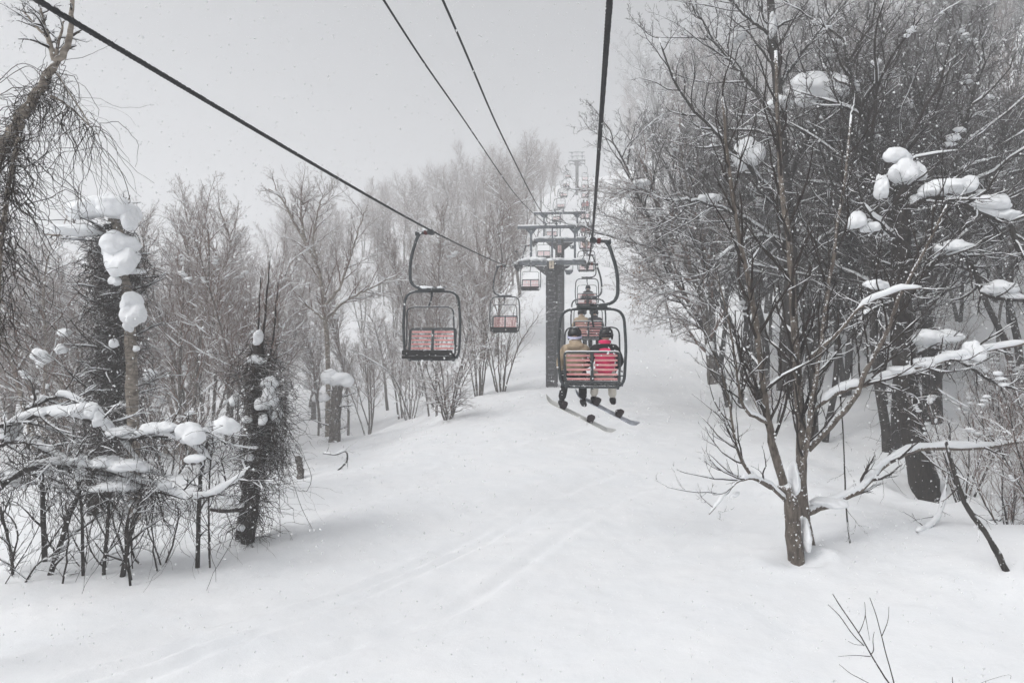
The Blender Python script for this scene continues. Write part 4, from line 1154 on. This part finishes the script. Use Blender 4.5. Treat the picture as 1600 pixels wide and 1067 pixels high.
chair0 = make_chair()
ORD = ['nearest', 'second', 'third', 'fourth', 'fifth', 'sixth', 'seventh', 'eighth', 'ninth', 'tenth', 'eleventh']
upY = [14.4 + 13.4 * k for k in range(11)]; dnY = [16.2 + 15.2 * k for k in range(10)]
used = False
chairs_up = []
for side, ys_, X, rope in (('R', upY, XR, ropeR), ('L', dnY, XL, ropeL)):
    for k, y in enumerate(ys_):
        c = chair0 if not used else copy_tree(chair0); used = True
        c.location = (X, y, rope_z(rope, y) - .03); c.rotation_euler = (0, 0, (0 if side == 'R' else PI) + R.uniform(-.05, .05))
        if side == 'R':
            chairs_up.append(c)
        lab = {('R', 0): 'occupied chair nearest the camera, carrying a tan and a pink rider', ('L', 0): 'empty pink-slatted chair, the largest on the left rope'}.get((side, k)) or \
              (f'{ORD[k]} chair up the right rope counting from the camera' if side == 'R' else f'{ORD[k]} empty chair up the left rope counting from the camera')
        tag(c, lab, 'lift chair', 'chairs riding up on the right rope' if side == 'R' else 'empty chairs coming down on the left rope')
# snow left on the seats of empty chairs stays; riders have brushed it off theirs
for k in (0, 1, 2, 4, 5, 7):
    for ch in list(chairs_up[k].children):
        if ch.name.startswith('snow_dusting'): bpy.data.objects.remove(ch)


# ---- riders
def skin(verts, edges, radii, sub=1, rootv=0):
    me = bpy.data.meshes.new('s'); me.from_pydata([tuple(v) for v in verts], edges, [])
    o = bpy.data.objects.new('s', me); COL.objects.link(o)
    md = o.modifiers.new('k', 'SKIN'); sv = me.skin_vertices[0].data
    for i, r in enumerate(radii):
        sv[i].radius = (r, r) if not isinstance(r, tuple) else r
        sv[i].use_root = (i == rootv)
    if sub:
        ss = o.modifiers.new('u', 'SUBSURF'); ss.levels = sub; ss.render_levels = sub
    bpy.context.view_layer.update()
    dg = bpy.context.evaluated_depsgraph_get()
    out = bpy.data.meshes.new_from_object(o.evaluated_get(dg)); bpy.data.objects.remove(o)
    for p in out.polygons: p.use_smooth = True
    return out


def rider(chair, x, label, jacket, trouser, helmet='helmet', ankles=((-.14, .40, -.60), (.14, .40, -.60)), toes=None, knees=None, hands=None, yoke=None, collar=None, strap=None, hood=False, lean=0., group=None, h=1.0, detail=True):
    """seated figure facing +Y; local origin at the hip centre"""
    sb = ZBOT + .125
    loc = chair.location + Matrix.Rotation(chair.rotation_euler.z, 3, 'Z') @ V((x, .17, sb + .13))
    r = root('person', loc, label, 'person', group, chair.rotation_euler.z)
    kn = knees or ((-.15, .44, .0), (.15, .44, .0))
    to = toes or tuple((a[0] * 1.05, a[1] + .17, a[2] - .07) for a in ankles)
    hd = hands or ((-.13, .38, .10), (.13, .38, .10))
    sh = ((-.20, -.05, .50), (.20, -.05, .50))
    el = tuple(((s[0] * 1.55), .10, .22) if abs(hd[i][2]) < .35 else ((s[0] + hd[i][0]) / 2, .04, (s[2] + hd[i][2]) / 2 - .05) for i, s in enumerate(sh))
    verts = [(0, 0, 0), (0, -.05, .2), (0, -.06, .42), (0, -.04, .55), (lean * .3, -.01, .61), (lean * .6, .02, .70), (lean, .03, .80),
             (-.10, .02, -.01), kn[0], ankles[0], to[0], (.10, .02, -.01), kn[1], ankles[1], to[1],
             sh[0], el[0], hd[0], sh[1], el[1], hd[1]]
    verts = [V(v) * h for v in verts]
    edges = [(0, 1), (1, 2), (2, 3), (3, 4), (4, 5), (5, 6), (0, 7), (7, 8), (8, 9), (9, 10), (0, 11), (11, 12), (12, 13), (13, 14), (2, 15), (15, 16), (16, 17), (2, 18), (18, 19), (19, 20)]
    rad = [(.15, .12), (.14, .11), (.16, .12), (.09, .08), .058, (.075, .088), (.07, .085), .10, .082, .062, .045, .10, .082, .062, .045, .075, .058, .042, .075, .058, .042]
    me = skin(verts, edges, rad, 1); me.materials.append(M[trouser]); me.materials.append(M['skin']); me.materials.append(M[jacket])
    for p in me.polygons:
        c = p.center
        p.material_index = 1 if c.z > .555 * h else (2 if c.z > .12 * h and c.y < .33 else 0)
    body = link('body', me, r)
    # trousers legs
    for i in (0, 1):
        k, a = V(kn[i]), V(ankles[i]); hp = V((-.10 if i == 0 else .10, .02, .0))
        lm = skin([hp, hp.lerp(k, .55), k + V((0, .02, .01)), k.lerp(a, .5), a + V((0, 0, .03))], [(0, 1), (1, 2), (2, 3), (3, 4)], [.115, .105, .095, .088, .095], 1)
        lm.materials.append(M[trouser]); link('trouser_leg', lm, r)
        f = V(to[i]) - a
        bm = skin([a + V((0, -.02, .05)), a + V((0, -.025, -.02)), a + f * .25 + V((0, -.02, -.035)), a + f * .7 + V((0, 0, -.01)), a + f * 1.12], [(0, 1), (1, 2), (2, 3), (3, 4)], [.078, .074, .068, .06, .046], 1)
        bm.materials.append(M['boot']); link('boot', bm, r)
        # gloved hand: palm, four fingers, thumb
        w_, e_ = V(hd[i]), V(el[i]); fd = (w_ - e_).normalized(); side = fd.cross(V((0, 0, 1))).normalized(); s = -1 if i == 0 else 1
        vs = [w_, w_ + fd * .05]; ed = [(0, 1)]; rd = [.042, .044]
        for q in range(4):
            b0 = w_ + fd * .085 + side * (q - 1.5) * .024; n0 = len(vs)
            ln = (.055, .065, .062, .048)[q]
            vs += [b0, b0 + fd * ln * .55 + V((0, 0, -.012)), b0 + fd * ln * .8 + V((0, 0, -.035))]; ed += [(1, n0), (n0, n0 + 1), (n0 + 1, n0 + 2)]; rd += [.016, .0135, .011]
        n0 = len(vs); vs += [w_ + fd * .045 - side * s * .05, w_ + fd * .085 - side * s * .068 + V((0, 0, -.01))]; ed += [(1, n0), (n0, n0 + 1)]; rd += [.017, .013]
        gm_ = skin(vs, ed, rd, 1); gm_.materials.append(M['black']); link('glove', gm_, r)
    # jacket: torso, sleeves, collar
    jv = [(0, 0, -.07), (0, -.05, .2), (0, -.07, .42), (0, -.05, .55), (0, -.03, .635), sh[0], el[0], V(hd[0]).lerp(V(el[0]), .12), sh[1], el[1], V(hd[1]).lerp(V(el[1]), .12)]
    jm = skin([V(v) for v in jv], [(0, 1), (1, 2), (2, 3), (3, 4), (2, 5), (5, 6), (6, 7), (2, 8), (8, 9), (9, 10)], [(.215, .17), (.205, .155), (.225, .16), (.15, .12), .095, .112, .09, .065, .112, .09, .065], 1)
    for mt in (jacket, yoke or jacket, collar or jacket): jm.materials.append(M[mt])
    if yoke:
        for p in jm.polygons:
            c = p.center
            if c.z > .60: p.material_index = 2
            elif c.z > .45 or abs(c.x) > .205: p.material_index = 1
    link('jacket', jm, r)
    m = MB(); m.tube([V((math.cos(a) * .088, -.02 + math.sin(a) * .085, .625)) for a in np.linspace(0, 2 * PI, 20)[:-1]], .040, 8, True); m.build('collar', M[collar or jacket], r)
    if hood:
        b = Blobs(); b.add((0, -.15, .54), .17, .085, .10, sub=3, rough=.15, flat=.8); o = b.build('hood', M[jacket], r)
    # head things
    hc = V((lean * .8, .02, .765))
    m = MB(); m.sphere(hc + V((0, -.005, .03)), .138, (1.0, 1.12, .98)); bm = m.bm
    bmesh.ops.bisect_plane(bm, geom=bm.verts[:] + bm.edges[:] + bm.faces[:], plane_co=hc + V((0, 0, -.05)), plane_no=V((0, .5, 1)).normalized(), clear_inner=True)
    bmesh.ops.holes_fill(bm, edges=bm.edges)
    hm = m.build('helmet', M[helmet], r)
    q = MB()
    for sx in (-1, 1): q.sphere(hc + V((sx * .118, .0, -.045)), .05, (.45, 1, 1.2), 2)
    q.build('ear_pad', M['black'], r)
    if detail:
        q = MB(); q.box(hc + V((0, -.085, .125)), (.07, .05, .02), bev=.008); q.box(hc + V((.05, -.07, .12)), (.02, .07, .02), bev=.006); q.box(hc + V((-.05, -.07, .12)), (.02, .07, .02), bev=.006); q.build('vent', M['black'], hm)
    st = M[strap] if strap else M['black']
    zz = -.035 if strap else .0
    m = MB(); m.tube([hc + V((math.cos(a) * .141, math.sin(a) * .157 - .004, zz + .03 * math.sin(a) + .0)) for a in np.linspace(0, 2 * PI, 30)[:-1]], 0, flat=(.01, .045), closed=True); m.build('goggle_strap', st, r)
    m = MB(); m.box(hc + V((0, .118, -.005)), (.17, .06, .085), bev=.025); m.build('goggles', M['black'], r)
    m = MB(); m.sphere(hc + V((0, .118, -.07)), .017, (.8, 1.1, 1.3), 2); m.build('nose', M['skin'], r)
    m = MB(); m.box(hc + V((0, .108, -.112)), (.045, .012, .010), bev=.003); m.build('mouth', M['red'], r)
    return r


def snowboard(name, at, dirv, L, label, material, bind):
    """board with turned-up tips and two bindings; 'at' is the point under the front foot"""
    d = V(dirv).normalized(); up = V((-.0, -.25, 1)); up = (up - d * up.dot(d)).normalized(); sd = up.cross(d)
    mtx = Matrix((d, sd, up)).transposed().to_4x4(); mtx.translation = at
    b = bmesh.new(); n = 28; rows = []
    for i in range(n + 1):
        u = i / n * 2 - 1; x = u * L / 2
        a = abs(u); wdt = .125 - .014 * (1 - min(1, a / .75) ** 2)
        if a > .8: wdt *= math.sqrt(max(0.0005, 1 - ((a - .8) / .2) ** 2))
        z = .10 * max(0, (a - .74) / .26) ** 2
        rows.append([b.verts.new((x, s * wdt, z + dz)) for s, dz in ((-1, 0), (1, 0), (1, .014), (-1, .014))])
    for p, q in zip(rows, rows[1:]):
        for j in range(4): b.faces.new((p[j], p[(j + 1) % 4], q[(j + 1) % 4], q[j]))
    b.faces.new(rows[0][::-1]); b.faces.new(rows[-1])
    bmesh.ops.recalc_face_normals(b, faces=b.faces)
    me = bpy.data.meshes.new('deck'); b.to_mesh(me); b.free(); me.materials.append(M[material])
    r = root(name, mtx.to_translation(), label, 'snowboard', 'snowboards dangling under the nearest occupied chair')
    r.rotation_euler = mtx.to_euler()
    off = bind[0]
    me.transform(Matrix.Translation((off, 0, 0)))
    link('deck', me, r)
    for xb in bind[1]:
        m = MB(); m.box((xb, 0, .03), (.12, .24, .025), bev=.008); m.tube(fillet([(xb - .055, -.07, .04), (xb - .05, -.13, .20), (xb + .05, -.13, .20), (xb + .055, -.07, .04)], .05), .014, 8); m.box((xb, -.125, .13), (.10, .02, .16), bev=.008)
        m.tube(fillet([(xb - .06, .02, .05), (xb - .055, .03, .12), (xb + .055, .03, .12), (xb + .06, .02, .05)], .04), .018, 8); m.tube(fillet([(xb - .06, .09, .04), (xb - .05, .1, .09), (xb + .05, .1, .09), (xb + .06, .09, .04)], .04), .016, 8)
        m.build('binding', M['binding'], r)
    return r


c = chairs_up[0]
c.rotation_euler.z = -.02
HU = 'riders on the chairs going up'
p1 = rider(c, -.33, 'person in a tan hooded jacket and black trousers, lilac strap on a dark helmet', 'tan', 'black', ankles=((-.30, .42, -.60), (.14, .40, -.58)), knees=((-.18, .42, -.0), (.13, .42, .0)), toes=((-.29, .60, -.66), (.18, .55, -.67)),
           hands=((-.30, .22, .02), (.12, .36, .10)), strap='strap', hood=True, lean=-.02, group=HU)
p2 = rider(c, .25, 'person in a pink jacket with black shoulders and cream trousers, arm over the neighbour', 'pink', 'cream', ankles=((-.22, .44, -.52), (.16, .42, -.54)), knees=((-.17, .42, -.0), (.13, .42, 0)), toes=((-.20, .60, -.58), (.19, .57, -.62)),
           hands=((-.34, -.05, .33), (.22, .34, .08)), yoke='black', collar='pink', lean=.03, group=HU)
f1 = p1.matrix_basis @ V((-.29, .50, -.735)); f2 = p2.matrix_basis @ V((-.20, .50, -.655))
snowboard('snowboard', f1, (1, .05, -.50), 1.62, 'pale snowboard hanging from the boot of the person in the tan jacket', 'board', (.38, (0.0, .62)))
snowboard('snowboard', f2, (1, .08, -.52), 1.50, 'grey-blue snowboard hanging from the boot of the person in the pink jacket', 'board2', (.24, (0.0, .52)))
rider(chairs_up[1], -.25, 'person in a tan jacket seated on the left of the second chair up', 'tan', 'darkjacket', group=HU, detail=False)
rider(chairs_up[1], .25, 'person in a black jacket seated on the right of the second chair up', 'darkjacket', 'black', group=HU, detail=False)
rider(chairs_up[2], .05, 'lone person in a charcoal jacket on the third chair up', 'darkjacket', 'black', group=HU, detail=False)
rider(chairs_up[4], -.02, 'lone person in a green jacket on the fifth chair up', 'greenjacket', 'black', group=HU, detail=False)
rider(chairs_up[5], -.26, 'person in grey on the left of the sixth chair up', 'darkjacket', 'black', group=HU, detail=False)
rider(chairs_up[5], .26, 'person in grey on the right of the sixth chair up', 'darkjacket', 'darkjacket', group=HU, detail=False)
rider(chairs_up[7], -.26, 'person in charcoal on the left of the eighth chair up, half lost in haze', 'darkjacket', 'black', group=HU, detail=False)
rider(chairs_up[7], .26, 'person in a red jacket on the right of the eighth chair up', 'redjacket', 'black', group=HU, detail=False)
# ------------------------------------------------------------------ air, light, camera
m, nt, b = mat('haze')
nt.nodes.remove(b)
pv = N(nt, 'ShaderNodeVolumePrincipled'); pv.inputs['Color'].default_value = (.97, .975, .985, 1); pv.inputs['Density'].default_value = HAZE; pv.inputs['Anisotropy'].default_value = HAZE_G
nt.links.new(pv.outputs[0], nt.nodes['Material Output'].inputs['Volume'])
zlo = float(GZ.min()) - 1; 
h = MB().box((0, 184, (zlo + 76) / 2), (824, 460, 76 - zlo)).build('haze', m)
tag(h, 'thin pale snow haze filling the air over the slope', 'haze', kind='stuff')

# falling snow: irregular flakes through the air around the piste
rs = np.random.RandomState(3)
n = NFLAKE
d = 1.8 + 30 * rs.rand(n) ** .55
px = rs.uniform(-250, 1850, n); py = rs.uniform(-150, 1200, n)
xc = (px - 800) / FPX * d; zc = (533.5 - py) / FPX * d
X = xc * CY - d * SY; Y = xc * SY + d * CY; Z = zc
ok = Z > ground(X, Y) + .05
X, Y, Z = X[ok], Y[ok], Z[ok]; n = len(X)
oct_v = np.array([(1, 0, 0), (-1, 0, 0), (0, 1, 0), (0, -1, 0), (0, 0, 1), (0, 0, -1)], float)
oct_f = np.array([(0, 2, 4), (2, 1, 4), (1, 3, 4), (3, 0, 4), (2, 0, 5), (1, 2, 5), (3, 1, 5), (0, 3, 5)])
size = np.minimum(.0038 + .0036 * rs.gamma(1.4, 1, n), .0012 + .0012 * d[ok])
vv = oct_v[None] * rs.uniform(.5, 1.5, (n, 6, 1)) + rs.normal(0, .25, (n, 6, 3))
vv = vv * size[:, None, None] + np.stack([X, Y, Z], -1)[:, None]
ff = oct_f[None] + (np.arange(n) * 6)[:, None, None]
me = np_mesh('falling_snow', vv.reshape(-1, 3), [ff.reshape(-1, 3)], smooth=False); me.materials.append(M['flake'])
tag(link('falling_snow', me), 'loose snowflakes drifting down through the air', 'snowfall', kind='stuff')

w = bpy.data.worlds.new('World'); scene.world = w; w.use_nodes = True
nt = w.node_tree; bg = nt.nodes['Background']
sky = N(nt, 'ShaderNodeTexSky', sky_type='NISHITA'); sky.sun_disc = False
EL, AZ = math.radians(SUN_EL), math.radians(SUN_AZ)
sky.sun_elevation = EL; sky.sun_rotation = AZ; sky.air_density = 1.0; sky.dust_density = 4.0
hs = N(nt, 'ShaderNodeHueSaturation'); hs.inputs['Saturation'].default_value = .12
nt.links.new(sky.outputs[0], hs.inputs['Color']); nt.links.new(hs.outputs[0], bg.inputs[0])
bg.inputs[1].default_value = SKY_E
sd = bpy.data.lights.new('sun', 'SUN'); sd.energy = SUN_E; sd.angle = math.radians(25); sd.color = (1, .98, .95)
so = bpy.data.objects.new('sun', sd); COL.objects.link(so)
dirv = V((math.sin(AZ) * math.cos(EL), math.cos(AZ) * math.cos(EL), math.sin(EL)))
so.rotation_euler = dirv.to_track_quat('Z', 'Y').to_euler(); so.location = (0, 0, 60)

cam = bpy.data.cameras.new('camera'); co = bpy.data.objects.new('camera', cam); COL.objects.link(co)
cam.sensor_width = 36; cam.lens = 36 * FPX / 1600; cam.clip_start = .05; cam.clip_end = 2000
co.rotation_euler = (PI / 2, 0, YAW)
scene.camera = co
scene.view_settings.view_transform = 'Standard'; scene.view_settings.look = 'None'
scene.view_settings.exposure = EXPO; scene.view_settings.gamma = 1; scene.view_settings.use_curve_mapping = False
cy = scene.cycles
cy.max_bounces = 6; cy.diffuse_bounces = 3; cy.glossy_bounces = 2; cy.transmission_bounces = 2; cy.volume_bounces = 3; cy.transparent_max_bounces = 4
cy.use_denoising = DENOISE
